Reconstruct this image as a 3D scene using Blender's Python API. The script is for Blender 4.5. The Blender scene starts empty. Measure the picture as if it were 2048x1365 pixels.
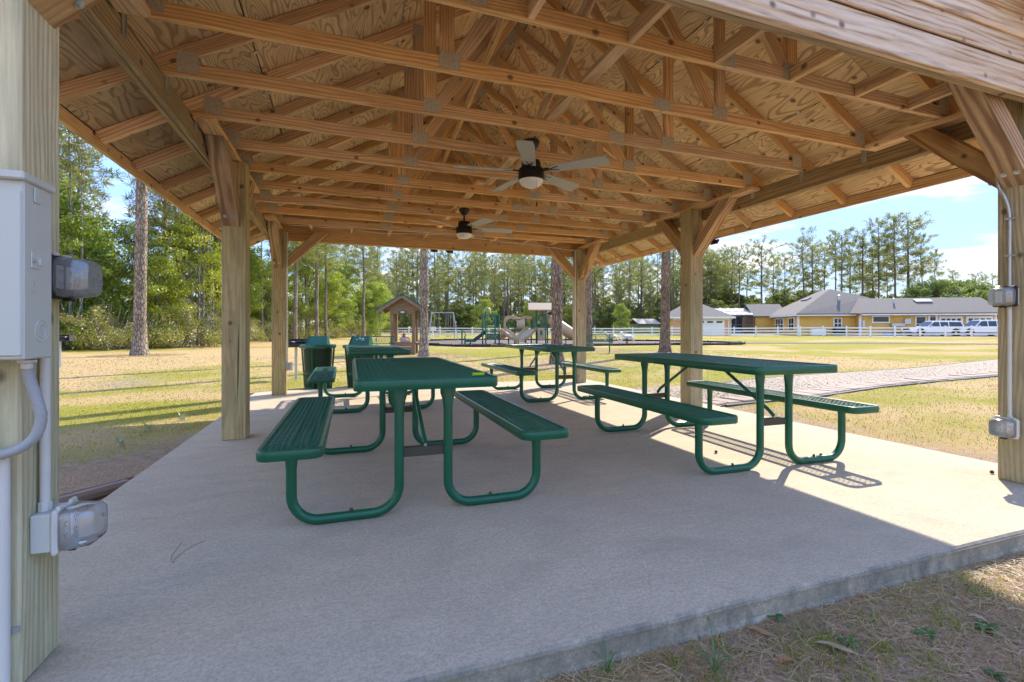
import bpy, math, random
import numpy as np
from mathutils import Matrix, Vector, Quaternion, noise as mnoise

random.seed(7); rng = np.random.default_rng(7)
SC = bpy.context.scene
COL = SC.collection
PI = math.pi
R = math.radians

# ---------------------------------------------------------------- camera
F_PX, HEAD, CAM_H, HORIZON = 942.0, 0.3411, 1.0084, 660.1
CH, SH = math.cos(HEAD), math.sin(HEAD)
cam_d = bpy.data.cameras.new('camera'); cam = bpy.data.objects.new('camera', cam_d); COL.objects.link(cam)
cam_d.sensor_width = 36.0; cam_d.sensor_fit = 'HORIZONTAL'
cam_d.lens = F_PX / 2048.0 * 36.0
cam_d.shift_y = -(682.5 - HORIZON) / 2048.0
cam_d.clip_start = 0.05; cam_d.clip_end = 3000.0
cam.location = (0, 0, CAM_H); cam.rotation_euler = (PI / 2, 0, -HEAD)
SC.camera = cam

# ---------------------------------------------------------------- sun and sky
SUN_DIR = Vector((1.0, 0.68, 1.0)).normalized()
SUN_EL = math.asin(SUN_DIR.z); SUN_AZ = math.atan2(SUN_DIR.x, SUN_DIR.y)
sun_d = bpy.data.lights.new('sun', 'SUN'); sun = bpy.data.objects.new('sun', sun_d); COL.objects.link(sun)
sun_d.energy = 2.0; sun_d.angle = R(0.53); sun_d.color = (1.0, 0.90, 0.76)
sun.rotation_euler = SUN_DIR.to_track_quat('Z', 'Y').to_euler(); sun.location = (30, 20, 30)

world = bpy.data.worlds.new('World'); SC.world = world; world.use_nodes = True

SC.view_settings.view_transform = 'Standard'
SC.view_settings.look = 'None'
SC.view_settings.gamma = 1.0
SC.view_settings.exposure = 2.15
SC.view_settings.use_curve_mapping = False
SC.cycles.max_bounces = 8; SC.cycles.diffuse_bounces = 4; SC.cycles.glossy_bounces = 3
SC.cycles.transmission_bounces = 6; SC.cycles.transparent_max_bounces = 8
SC.cycles.use_denoising = True; SC.cycles.use_adaptive_sampling = True; SC.cycles.adaptive_threshold = 0.04
SC.cycles.caustics_reflective = False; SC.cycles.caustics_refractive = False
SC.cycles.sample_clamp_indirect = 8.0

# ---------------------------------------------------------------- node helpers
def nd(nt, t, ins=None, **props):
    n = nt.nodes.new(t)
    for k, v in props.items(): setattr(n, k, v)
    for k, v in (ins or {}).items():
        s = n.inputs[k]
        if isinstance(v, bpy.types.NodeSocket): nt.links.new(v, s)
        elif isinstance(v, bpy.types.Node): nt.links.new(v.outputs[0], s)
        else: s.default_value = v
    return n
def c4(c): return (c[0], c[1], c[2], 1.0)
def ramp(nt, fac, stops, interp='LINEAR'):
    n = nt.nodes.new('ShaderNodeValToRGB'); cr = n.color_ramp; cr.interpolation = interp
    while len(cr.elements) < len(stops): cr.elements.new(0.5)
    for e, (p, c) in zip(cr.elements, stops):
        e.position = p; e.color = c4(c) if not isinstance(c, (int, float)) else (c, c, c, 1)
    nt.links.new(fac, n.inputs[0]); return n.outputs[0]
def mth(nt, op, a, b=None, clamp=False):
    n = nt.nodes.new('ShaderNodeMath'); n.operation = op; n.use_clamp = clamp
    for i, v in enumerate((a, b)):
        if v is None: continue
        if isinstance(v, bpy.types.NodeSocket): nt.links.new(v, n.inputs[i])
        else: n.inputs[i].default_value = v
    return n.outputs[0]
def mixc(nt, fac, a, b, blend='MIX'):
    n = nt.nodes.new('ShaderNodeMix'); n.data_type = 'RGBA'; n.blend_type = blend
    for i, v in ((0, fac), (6, a), (7, b)):
        if isinstance(v, bpy.types.NodeSocket): nt.links.new(v, n.inputs[i])
        elif i == 0: n.inputs[0].default_value = v
        else: n.inputs[i].default_value = c4(v)
    return n.outputs[2]
def noise(nt, vec, scale, detail=3.0, rough=0.55, dist=0.0):
    n = nd(nt, 'ShaderNodeTexNoise', {'Scale': scale, 'Detail': detail, 'Roughness': rough, 'Distortion': dist})
    if vec is not None: nt.links.new(vec, n.inputs['Vector'])
    return n.outputs[0]
def mapping(nt, vec, scale=(1, 1, 1), loc=(0, 0, 0), rot=(0, 0, 0)):
    n = nd(nt, 'ShaderNodeMapping', {'Vector': vec, 'Scale': scale, 'Location': loc, 'Rotation': rot}); return n.outputs[0]
def coords(nt, which='Object'): return nt.nodes.new('ShaderNodeTexCoord').outputs[which]
def obj_random(nt): return nt.nodes.new('ShaderNodeObjectInfo').outputs['Random']
def new_mat(name):
    m = bpy.data.materials.new(name); m.use_nodes = True; nt = m.node_tree; nt.nodes.clear()
    out = nt.nodes.new('ShaderNodeOutputMaterial'); b = nt.nodes.new('ShaderNodeBsdfPrincipled')
    nt.links.new(b.outputs[0], out.inputs[0]); return m, nt, b, out
def bump(nt, b, h, strength=0.3, dist=0.01):
    n = nd(nt, 'ShaderNodeBump', {'Height': h, 'Strength': strength, 'Distance': dist}); nt.links.new(n.outputs[0], b.inputs['Normal'])

# sky: physical sky with drifting cumulus as a noise layer over the whole dome
def build_world():
    nt = world.node_tree; nt.nodes.clear()
    out = nt.nodes.new('ShaderNodeOutputWorld'); bg = nt.nodes.new('ShaderNodeBackground')
    sky = nt.nodes.new('ShaderNodeTexSky'); sky.sky_type = 'NISHITA'; sky.sun_disc = False
    sky.sun_elevation = SUN_EL; sky.sun_rotation = SUN_AZ; sky.altitude = 0; sky.air_density = 1.0; sky.dust_density = 0.2; sky.ozone_density = 1.5
    g = coords(nt, 'Generated')
    sep = nd(nt, 'ShaderNodeSeparateXYZ', {0: g})
    zc = mth(nt, 'MAXIMUM', sep.outputs[2], 0.02)
    k = mth(nt, 'ADD', zc, 0.13)
    px = mth(nt, 'DIVIDE', sep.outputs[0], k); py = mth(nt, 'DIVIDE', sep.outputs[1], k)
    p = nd(nt, 'ShaderNodeCombineXYZ', {0: px, 1: py, 2: 0.0}).outputs[0]
    p = mapping(nt, p, (1.0, 1.0, 1.0), (3.1, 1.7, 0.4), (0, 0, 0.6))
    n1 = noise(nt, mapping(nt, p, (0.75, 1.3, 1)), 1.5, 7, 0.58, 0.3)
    n2 = noise(nt, p, 0.5, 2, 0.5)
    m = mth(nt, 'ADD', n1, mth(nt, 'MULTIPLY', mth(nt, 'SUBTRACT', n2, 0.5), 0.6))
    mask = ramp(nt, m, [(0.0, 0.0), (0.47, 0.0), (0.57, 0.7), (0.72, 1.0)])
    fade = ramp(nt, sep.outputs[2], [(0.0, 0.0), (0.02, 0.0), (0.10, 0.85), (1.0, 1.0)])
    mask = mth(nt, 'MULTIPLY', mask, fade)
    # gain added on the sky colour: flattens sun glare, lifts fill over whole dome
    lum = nd(nt, 'ShaderNodeRGBToBW', {0: sky.outputs[0]}).outputs[0]
    gain = mth(nt, 'DIVIDE', 1.78, mth(nt, 'ADD', lum, 0.10))
    gcol = nd(nt, 'ShaderNodeCombineColor', {0: gain, 1: gain, 2: gain}).outputs[0]
    blue = mixc(nt, 1.0, mixc(nt, 1.0, sky.outputs[0], gcol, 'MULTIPLY'), (0.80, 0.86, 1.10), 'MULTIPLY')
    col = mixc(nt, mask, blue, (2.2, 2.12, 2.04))
    nt.links.new(col, bg.inputs[0]); bg.inputs[1].default_value = 0.15
    nt.links.new(bg.outputs[0], out.inputs[0])
build_world()

# ---------------------------------------------------------------- scene graph helpers
WORLD = {}; KIDS = {}
def link(o, parent=None, M=None):
    COL.objects.link(o)
    M = M.copy() if M is not None else Matrix.Identity(4)
    o.matrix_basis = M; WORLD[o] = M; KIDS[o] = []
    if parent is not None:
        o.parent = parent; o.matrix_parent_inverse = WORLD[parent].inverted(); KIDS[parent].append(o)
    return o
def tag(o, label=None, cat=None, group=None, kind=None):
    if label: o['label'] = label
    if cat: o['category'] = cat
    if group: o['group'] = group
    if kind: o['kind'] = kind
    return o
def thing(name, label, cat, M=None, group=None):
    o = bpy.data.objects.new(name, None); o.empty_display_size = 0.2
    link(o, None, M); return tag(o, label, cat, group)
def T(x, y, z=0.0, rz=0.0): return Matrix.Translation((x, y, z)) @ Matrix.Rotation(rz, 4, 'Z')
def copy_part(ch, parent):
    c = ch.copy(); COL.objects.link(c); c.parent = parent; KIDS[c] = []; KIDS[parent].append(c)
    for g in KIDS[ch]: copy_part(g, c)
    return c
def dup(root, M, label=None, group=None):
    r = root.copy(); COL.objects.link(r); r.matrix_basis = M; WORLD[r] = M; KIDS[r] = []
    if label: r['label'] = label
    if group: r['group'] = group
    for ch in KIDS[root]: copy_part(ch, r)
    return r
def np_mesh(name, verts, faces, mat=None, smooth=False):
    """verts (n,3); faces (m,k) array or list of arrays with equal row length each"""
    me = bpy.data.meshes.new(name)
    verts = np.asarray(verts, dtype=np.float32)
    fl = faces if isinstance(faces, list) else [faces]
    loops = np.concatenate([np.asarray(f, dtype=np.int32).ravel() for f in fl])
    tot = np.concatenate([np.full(len(f), np.asarray(f).shape[1], dtype=np.int32) for f in fl])
    st = np.concatenate([[0], np.cumsum(tot)[:-1]]).astype(np.int32)
    me.vertices.add(len(verts)); me.vertices.foreach_set('co', verts.ravel())
    me.loops.add(len(loops)); me.loops.foreach_set('vertex_index', loops)
    me.polygons.add(len(tot)); me.polygons.foreach_set('loop_start', st); me.polygons.foreach_set('loop_total', tot)
    if smooth: me.polygons.foreach_set('use_smooth', np.ones(len(tot), dtype=bool))
    me.update(calc_edges=True)
    if mat: me.materials.append(mat)
    return me

class MB:
    def __init__(s): s.v = []; s.f = []
    def add(s, vs, fs):
        o = len(s.v); s.v += [tuple(v) for v in vs]; s.f += [tuple(i + o for i in f) for f in fs]; return s
    def box(s, c, d, rz=0.0, M=None):
        hx, hy, hz = d[0] / 2, d[1] / 2, d[2] / 2
        vs = [Vector((x, y, z)) for x in (-hx, hx) for y in (-hy, hy) for z in (-hz, hz)]
        if rz: vs = [Matrix.Rotation(rz, 3, 'Z') @ v for v in vs]
        if M is not None: vs = [M @ v for v in vs]
        vs = [v + Vector(c) for v in vs]
        return s.add(vs, [(0, 1, 3, 2), (4, 6, 7, 5), (0, 4, 5, 1), (2, 3, 7, 6), (0, 2, 6, 4), (1, 5, 7, 3)])
    def cbox(s, c, d, ch=0.004, M=None):
        hx, hy, hz = d[0] / 2, d[1] / 2, d[2] / 2; ch = min(ch, hx * .9, hy * .9, hz * .9)
        vs = []; idx = {}
        for sx in (-1, 1):
            for sy in (-1, 1):
                for sz in (-1, 1):
                    for ax in range(3):
                        p = [sx * (hx - ch), sy * (hy - ch), sz * (hz - ch)]
                        p[ax] = (sx * hx, sy * hy, sz * hz)[ax]
                        idx[(sx, sy, sz, ax)] = len(vs); vs.append(Vector(p))
        fs = []
        for ax in range(3):
            a, b = [i for i in range(3) if i != ax]
            for sg in (-1, 1):
                q = []
                for (p, r) in ((-1, -1), (1, -1), (1, 1), (-1, 1)):
                    k = [0, 0, 0]; k[ax] = sg; k[a] = p; k[b] = r; q.append(idx[(k[0], k[1], k[2], ax)])
                fs.append(tuple(q) if (sg > 0) == (ax != 1) else tuple(q[::-1]))
        for ax in range(3):
            a, b = [i for i in range(3) if i != ax]
            for p in (-1, 1):
                for r in (-1, 1):
                    k0 = [0, 0, 0]; k0[a] = p; k0[b] = r; k1 = list(k0); k0[ax] = -1; k1[ax] = 1
                    fs.append((idx[(*k0, a)], idx[(*k1, a)], idx[(*k1, b)], idx[(*k0, b)]))
        for sx in (-1, 1):
            for sy in (-1, 1):
                for sz in (-1, 1): fs.append(tuple(idx[(sx, sy, sz, i)] for i in range(3)))
        cen = Vector((0, 0, 0)); out = []
        for f in fs:
            P = [vs[i] for i in f]; n = (P[1] - P[0]).cross(P[2] - P[0])
            out.append(f if n.dot(sum(P, Vector()) / len(P)) > 0 else f[::-1])
        if M is not None: vs = [M @ v for v in vs]
        vs = [v + Vector(c) for v in vs]
        return s.add(vs, out)
    def tube(s, pts, r, seg=10, caps=True, radii=None, flat=None):
        pts = [Vector(p) for p in pts]; n = len(pts); rings = []
        tang = []
        for i in range(n):
            t = (pts[min(i + 1, n - 1)] - pts[max(i - 1, 0)]); tang.append(t.normalized() if t.length > 1e-9 else Vector((0, 0, 1)))
        ref = Vector((0, 0, 1)) if abs(tang[0].z) < 0.9 else Vector((1, 0, 0))
        u = (ref - tang[0] * ref.dot(tang[0])).normalized()
        o = len(s.v)
        for i in range(n):
            u = (u - tang[i] * u.dot(tang[i]))
            u = u.normalized() if u.length > 1e-6 else tang[i].orthogonal().normalized()
            w = tang[i].cross(u); rr = radii[i] if radii else r
            fx, fy = flat[i] if flat else (1, 1)
            for k in range(seg):
                a = 2 * PI * k / seg
                s.v.append(tuple(pts[i] + (u * math.cos(a) * fx + w * math.sin(a) * fy) * rr))
        for i in range(n - 1):
            for k in range(seg):
                k2 = (k + 1) % seg
                s.f.append((o + i * seg + k, o + i * seg + k2, o + (i + 1) * seg + k2, o + (i + 1) * seg + k))
        if caps:
            s.f.append(tuple(o + k for k in range(seg))[::-1]); s.f.append(tuple(o + (n - 1) * seg + k for k in range(seg)))
        return s
    def lathe(s, prof, seg=20, c=(0, 0, 0), M=None, caps=True):
        o = len(s.v); n = len(prof)
        for (r, z) in prof:
            for k in range(seg):
                a = 2 * PI * k / seg; p = Vector((r * math.cos(a), r * math.sin(a), z))
                if M is not None: p = M @ p
                s.v.append(tuple(p + Vector(c)))
        for i in range(n - 1):
            for k in range(seg):
                k2 = (k + 1) % seg; s.f.append((o + i * seg + k, o + i * seg + k2, o + (i + 1) * seg + k2, o + (i + 1) * seg + k))
        if caps:
            s.f.append(tuple(o + k for k in range(seg))[::-1]); s.f.append(tuple(o + (n - 1) * seg + k for k in range(seg)))
        return s
    def prism(s, poly, a, b, plane='XZ'):
        """2D polygon extruded along the third axis from a to b"""
        n = len(poly); o = len(s.v)
        for t in (a, b):
            for (p, q) in poly:
                s.v.append({'XZ': (p, t, q), 'YZ': (t, p, q), 'XY': (p, q, t)}[plane])
        s.f.append(tuple(o + i for i in range(n))); s.f.append(tuple(o + n + i for i in range(n))[::-1])
        for i in range(n):
            j = (i + 1) % n; s.f.append((o + i, o + n + i, o + n + j, o + j))
        return s
    def mesh(s, name, mat, smooth=False):
        me = bpy.data.meshes.new(name); me.from_pydata(s.v, [], s.f); me.update()
        if smooth: me.polygons.foreach_set('use_smooth', [True] * len(me.polygons))
        if mat: me.materials.append(mat)
        return me
    def build(s, name, mat, parent=None, smooth=False, M=None, recalc=True):
        me = s.mesh(name, mat, smooth)
        if recalc:
            import bmesh
            bm = bmesh.new(); bm.from_mesh(me); bmesh.ops.recalc_face_normals(bm, faces=bm.faces); bm.to_mesh(me); bm.free()
        if smooth: 
            try: me.set_sharp_from_angle(angle=R(40))
            except Exception: pass
        o = bpy.data.objects.new(name, me)
        if M is None and parent is not None: M = WORLD[parent]   # geometry given in the parent's local frame
        return link(o, parent, M)
def mesh_obj(name, me, parent=None, M=None):
    o = bpy.data.objects.new(name, me)
    if M is None and parent is not None: M = WORLD[parent]
    return link(o, parent, M)

BOARDS = {}
def board(name, p0, p1, w, h, mat, parent=None, up=(0, 0, 1), ch=0.004, label=None):
    """a stick of timber from p0 to p1, w across and h along `up`; its own mesh runs along local X so the grain does"""
    p0 = Vector(p0); p1 = Vector(p1); d = p1 - p0; L = d.length; x = d.normalized()
    up = Vector(up); z = (up - x * up.dot(x)).normalized(); y = z.cross(x)
    key = (round(L, 3), round(w, 4), round(h, 4), mat.name)
    if key not in BOARDS: BOARDS[key] = MB().cbox((0, 0, 0), (L, w, h), ch).mesh(name, mat)
    Mx = Matrix((x, y, z)).transposed().to_4x4(); Mx.translation = (p0 + p1) / 2
    o = mesh_obj(name, BOARDS[key], parent, Mx)
    if label: o['label'] = label
    return o
def bezier(pts, n=8):
    """Catmull-Rom through the points"""
    P = [Vector(p) for p in pts]; P = [P[0] * 2 - P[1]] + P + [P[-1] * 2 - P[-2]]; out = []
    for i in range(1, len(P) - 2):
        for k in range(n):
            t = k / n; a, b, c, d = P[i - 1], P[i], P[i + 1], P[i + 2]
            out.append(0.5 * ((2 * b) + (c - a) * t + (2 * a - 5 * b + 4 * c - d) * t * t + (3 * b - a - 3 * c + d) * t ** 3))
    out.append(P[-2]); return out

# ---------------------------------------------------------------- the lie of the land
SX0, SX1, SY0, SY1 = -1.367, 4.652, 1.37, 8.63
def gz(x, y):
    r = math.hypot(x - 1.6, y - 5.0)
    z = -0.10 + 0.0055 * max(0.0, min(r, 220.0) - 9.0)
    if r > 7: z += 0.035 * math.sin(x * 0.31 + 1.0) * math.sin(y * 0.27) * min(1.0, (r - 7) / 8)
    return z
def at(u, d, dz=0.0):
    """ground point seen along picture column u at distance d in front of the camera"""
    l = (u - 1024.0) / F_PX * d; x = l * CH + d * SH; y = -l * SH + d * CH
    return Vector((x, y, gz(x, y) + dz))
def zat(v, d): return CAM_H + (HORIZON - v) * d / F_PX
# ---------------------------------------------------------------- materials
MAT = {}
def wood(name, dark, mid, light, ring=18.0, rough=0.72, vary=0.22, grainy=0.5, green=None, knots=True, bumps=0.35, silver=None, checks=0.0):
    m, nt, b, out = new_mat(name)
    rnd = obj_random(nt); oc = coords(nt)
    off = nd(nt, 'ShaderNodeCombineXYZ', {0: mth(nt, 'MULTIPLY', rnd, 61.0), 1: mth(nt, 'ADD', mth(nt, 'MULTIPLY', mth(nt, 'FRACT', mth(nt, 'MULTIPLY', rnd, 7.3)), 0.30), -0.15), 2: mth(nt, 'ADD', mth(nt, 'MULTIPLY', mth(nt, 'FRACT', mth(nt, 'MULTIPLY', rnd, 13.7)), 0.22), 0.05)}).outputs[0]
    p = nd(nt, 'ShaderNodeVectorMath', {0: oc, 1: off}, operation='ADD').outputs[0]
    warp = nd(nt, 'ShaderNodeTexNoise', {'Vector': mapping(nt, p, (0.9, 5, 5)), 'Scale': 1.0, 'Detail': 2.0})
    pw = nd(nt, 'ShaderNodeVectorMath', {0: p, 1: nd(nt, 'ShaderNodeVectorMath', {0: warp.outputs[1], 1: (0.0, 0.10, 0.10)}, operation='MULTIPLY').outputs[0]}, operation='ADD').outputs[0]
    wv = nd(nt, 'ShaderNodeTexWave', {'Vector': mapping(nt, pw, (0.12, 1, 1)), 'Scale': ring, 'Distortion': 2.2, 'Detail': 2.0, 'Detail Scale': 1.2}, wave_type='RINGS', rings_direction='X')
    rings = ramp(nt, wv.outputs[1], [(0.0, 0.0), (0.45, 0.12), (0.82, 0.8), (1.0, 1.0)])
    fine = noise(nt, mapping(nt, p, (3, 90, 90)), 1.0, 4, 0.6)
    big = noise(nt, mapping(nt, p, (0.7, 3, 3)), 1.0, 3, 0.5)
    col = mixc(nt, big, mid, light)
    col = mixc(nt, mth(nt, 'MULTIPLY', rings, grainy), col, dark)
    col = mixc(nt, mth(nt, 'MULTIPLY', ramp(nt, fine, [(0.35, 1.0), (0.6, 0.0)]), 0.35), col, dark)
    if green:
        gm = ramp(nt, noise(nt, mapping(nt, p, (1.0, 4, 4)), 1.3, 3, 0.6), [(0.40, 0.0), (0.65, 1.0)])
        col = mixc(nt, mth(nt, 'MULTIPLY', gm, 0.6), col, green)
    if silver:
        sm = ramp(nt, noise(nt, mapping(nt, p, (2.0, 30, 30)), 1.0, 5, 0.65), [(0.35, 0.0), (0.6, 1.0)])
        col = mixc(nt, mth(nt, 'MULTIPLY', sm, 0.8), col, silver)
    if checks:
        ck = ramp(nt, noise(nt, mapping(nt, p, (0.9, 42, 42)), 1.0, 2, 0.5, 0.4), [(0.27, 1.0), (0.335, 0.0)])
        col = mixc(nt, mth(nt, 'MULTIPLY', ck, checks), col, tuple(c * 0.3 for c in dark))
        st = ramp(nt, noise(nt, mapping(nt, p, (2.2, 9, 9)), 1.0, 5, 0.7), [(0.40, 1.0), (0.56, 0.0)])
        col = mixc(nt, mth(nt, 'MULTIPLY', st, 0.38 * checks), col, tuple(c * 0.8 for c in dark))
    if knots:
        vo = nd(nt, 'ShaderNodeTexVoronoi', {'Vector': mapping(nt, p, (0.8, 1, 1)), 'Scale': 6.5})
        k = ramp(nt, vo.outputs[0], [(0.07, 1.0), (0.15, 0.0)])
        col = mixc(nt, mth(nt, 'MULTIPLY', k, 0.8), col, tuple(c * 0.35 for c in dark))
    val = mth(nt, 'ADD', 1.0 - vary / 2, mth(nt, 'MULTIPLY', mth(nt, 'FRACT', mth(nt, 'MULTIPLY', rnd, 3.77)), vary))
    hsv = nd(nt, 'ShaderNodeHueSaturation', {'Color': col, 'Value': val, 'Saturation': mth(nt, 'ADD', 0.85, mth(nt, 'MULTIPLY', rnd, 0.25))})
    nt.links.new(hsv.outputs[0], b.inputs['Base Color']); b.inputs['Roughness'].default_value = rough
    b.inputs['Specular IOR Level'].default_value = 0.25
    bump(nt, b, mth(nt, 'ADD', mth(nt, 'MULTIPLY', rings, -0.5), fine), bumps, 0.004)
    MAT[name] = m; return m
wood('truss_lumber', (0.38, 0.18, 0.07), (0.86, 0.55, 0.26), (0.92, 0.64, 0.34), ring=16, vary=0.42, grainy=0.5, checks=0.45)
wood('post_timber', (0.24, 0.165, 0.07), (0.54, 0.41, 0.20), (0.64, 0.51, 0.27), ring=14, vary=0.14, grainy=0.45, green=(0.36, 0.36, 0.18), bumps=0.6, checks=0.9)
wood('pale_post_timber', (0.36, 0.29, 0.15), (0.72, 0.63, 0.38), (0.82, 0.74, 0.48), ring=14, vary=0.10, grainy=0.4, green=(0.50, 0.56, 0.36), bumps=0.7, checks=0.7)
wood('beam_timber', (0.18, 0.11, 0.05), (0.46, 0.31, 0.155), (0.55, 0.40, 0.21), ring=13, vary=0.16, grainy=0.6, green=(0.25, 0.22, 0.11), bumps=0.5, checks=0.7)
wood('brace_timber', (0.20, 0.09, 0.04), (0.54, 0.34, 0.17), (0.62, 0.44, 0.23), ring=11, vary=0.25, grainy=0.75, bumps=0.5, checks=0.6)
wood('weathered_board', (0.27, 0.15, 0.075), (0.66, 0.46, 0.26), (0.74, 0.56, 0.36), ring=12, vary=0.15, grainy=0.9, silver=(0.80, 0.70, 0.57), bumps=0.7)
wood('kiosk_timber', (0.12, 0.075, 0.042), (0.25, 0.165, 0.105), (0.30, 0.21, 0.135), ring=14, vary=0.2)

def plywood():
    m, nt, b, out = new_mat('plywood'); rnd = obj_random(nt); oc = coords(nt)
    off = nd(nt, 'ShaderNodeCombineXYZ', {0: mth(nt, 'MULTIPLY', rnd, 91.0), 1: mth(nt, 'MULTIPLY', rnd, 37.0), 2: 0.0}).outputs[0]
    p = nd(nt, 'ShaderNodeVectorMath', {0: oc, 1: off}, operation='ADD').outputs[0]
    n = noise(nt, mapping(nt, p, (0.75, 3.6, 1.0)), 1.0, 2.0, 0.45, 0.35)
    s = mth(nt, 'SINE', mth(nt, 'MULTIPLY', n, 150.0))
    lines = ramp(nt, s, [(0.35, 0.0), (0.9, 1.0)])
    big = noise(nt, mapping(nt, p, (0.6, 1.6, 1)), 1.3, 3, 0.6)
    fine = noise(nt, mapping(nt, p, (5, 80, 1)), 1.0, 3, 0.6)
    col = mixc(nt, ramp(nt, big, [(0.35, 0.0), (0.65, 1.0)]), (0.80, 0.57, 0.30), (0.88, 0.69, 0.41))
    col = mixc(nt, mth(nt, 'MULTIPLY', lines, mth(nt, 'ADD', 0.42, mth(nt, 'MULTIPLY', big, 0.5))), col, (0.36, 0.19, 0.085))
    col = mixc(nt, mth(nt, 'MULTIPLY', ramp(nt, fine, [(0.4, 1.0), (0.6, 0.0)]), 0.25), col, (0.28, 0.15, 0.07))
    wet = ramp(nt, noise(nt, mapping(nt, p, (0.8, 1.1, 1)), 1.1, 5, 0.65, 0.5), [(0.36, 1.0), (0.50, 0.0)])
    col = mixc(nt, mth(nt, 'MULTIPLY', wet, 0.38), col, (0.34, 0.20, 0.10))
    vo = nd(nt, 'ShaderNodeTexVoronoi', {'Vector': p, 'Scale': 4.2})
    col = mixc(nt, ramp(nt, vo.outputs[0], [(0.07, 0.85), (0.13, 0.0)]), col, (0.12, 0.05, 0.025))
    hsv = nd(nt, 'ShaderNodeHueSaturation', {'Color': col, 'Value': mth(nt, 'ADD', 0.68, mth(nt, 'MULTIPLY', rnd, 0.44))})
    nt.links.new(hsv.outputs[0], b.inputs['Base Color']); b.inputs['Roughness'].default_value = 0.8
    bump(nt, b, lines, 0.15, 0.003); MAT['plywood'] = m
plywood()

def concrete(name, base, blot, speck=1.0, grime=0.0):
    m, nt, b, out = new_mat(name); p = coords(nt)
    big = noise(nt, p, 0.9, 4, 0.6, 0.4); mid = noise(nt, mapping(nt, p, (2.2, 4.5, 3)), 1.6, 5, 0.65, 0.6); fine = noise(nt, p, 90, 4, 0.75); grit = noise(nt, p, 420, 2, 0.6)
    col = mixc(nt, ramp(nt, big, [(0.35, 0.0), (0.65, 1.0)]), base, blot)
    col = mixc(nt, mth(nt, 'MULTIPLY', ramp(nt, mid, [(0.36, 1.0), (0.55, 0.0)]), 0.30), col, tuple(c * 0.72 for c in blot))
    col = mixc(nt, mth(nt, 'MULTIPLY', ramp(nt, mid, [(0.58, 0.0), (0.75, 1.0)]), 0.35), col, tuple(min(1, c * 1.18) for c in base))
    col = mixc(nt, mth(nt, 'MULTIPLY', ramp(nt, fine, [(0.38, 1.0), (0.55, 0.0)]), 0.5 * speck), col, tuple(c * 0.42 for c in base))
    col = mixc(nt, mth(nt, 'MULTIPLY', ramp(nt, grit, [(0.58, 0.0), (0.72, 1.0)]), 0.3 * speck), col, tuple(min(1, c * 1.4) for c in base))
    sta = ramp(nt, noise(nt, mapping(nt, p, (0.8, 1.2, 1)), 1.7, 6, 0.72, 0.8), [(0.30, 1.0), (0.47, 0.0)])
    col = mixc(nt, mth(nt, 'MULTIPLY', sta, 0.40), col, tuple(c * 0.66 for c in blot))
    sc_ = ramp(nt, noise(nt, mapping(nt, p, (1.3, 7, 1), (0, 0, 0), (0, 0, 0.5)), 2.2, 5, 0.7, 0.3), [(0.62, 0.0), (0.72, 1.0)])
    col = mixc(nt, mth(nt, 'MULTIPLY', sc_, 0.4), col, tuple(min(1, c * 1.22) for c in base))
    drp = nd(nt, 'ShaderNodeTexVoronoi', {'Vector': p, 'Scale': 2.6}); col = mixc(nt, ramp(nt, drp.outputs[0], [(0.012, 0.55), (0.03, 0.0)]), col, tuple(c * 0.35 for c in base))
    m40 = noise(nt, mapping(nt, p, (1.0, 1.6, 1.0)), 34, 4, 0.7)
    col = mixc(nt, mth(nt, 'MULTIPLY', ramp(nt, m40, [(0.40, 1.0), (0.56, 0.0)]), 0.42 * speck), col, tuple(c * 0.6 for c in base))
    if grime:
        g = noise(nt, mapping(nt, p, (6, 6, 3)), 1.3, 5, 0.7)
        col = mixc(nt, mth(nt, 'MULTIPLY', ramp(nt, g, [(0.32, 1.0), (0.6, 0.0)]), grime), col, (0.10, 0.11, 0.095))
    nt.links.new(col, b.inputs['Base Color']); b.inputs['Roughness'].default_value = 0.85; b.inputs['Specular IOR Level'].default_value = 0.3
    bump(nt, b, mth(nt, 'ADD', mth(nt, 'MULTIPLY', fine, 0.7), mth(nt, 'MULTIPLY', mid, 2.0)), 0.35, 0.002); MAT[name] = m
concrete('slab_concrete', (0.585, 0.485, 0.34), (0.515, 0.43, 0.305))
concrete('edge_concrete', (0.50, 0.43, 0.31), (0.40, 0.35, 0.26), 1.2, 0.7)
concrete('paver_concrete', (0.40, 0.31, 0.235), (0.33, 0.26, 0.20))
concrete('drive_concrete', (0.55, 0.52, 0.48), (0.48, 0.46, 0.43))

def simple(name, col, rough=0.5, metal=0.0, spec=0.5, noise_amt=0.0, nscale=6.0, col2=None, bump_amt=0.0, coat=0.0):
    m, nt, b, out = new_mat(name)
    b.inputs['Roughness'].default_value = rough; b.inputs['Metallic'].default_value = metal; b.inputs['Specular IOR Level'].default_value = spec
    if coat: b.inputs['Coat Weight'].default_value = coat
    p = coords(nt); n = noise(nt, p, nscale, 5, 0.65)
    c2 = col2 or tuple(c * 0.75 for c in col)
    cc = mixc(nt, mth(nt, 'MULTIPLY', ramp(nt, n, [(0.35, 0.0), (0.65, 1.0)]), noise_amt if noise_amt else 0.15), col, c2)
    nt.links.new(cc, b.inputs['Base Color'])
    if bump_amt: bump(nt, b, noise(nt, p, nscale * 8, 3, 0.6), bump_amt, 0.003)
    MAT[name] = m; return m
simple('green_plastisol', (0.004, 0.115, 0.052), 0.34, 0, 0.45, 0.5, 7, (0.006, 0.07, 0.038), 0.06, 0.1)
simple('rusty_steel', (0.11, 0.07, 0.045), 0.75, 0.3, 0.4, 0.6, 30, (0.02, 0.09, 0.06), 0.2)
simple('galvanised', (0.52, 0.53, 0.53), 0.42, 0.75, 0.5, 0.35, 40, (0.38, 0.39, 0.40))
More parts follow.
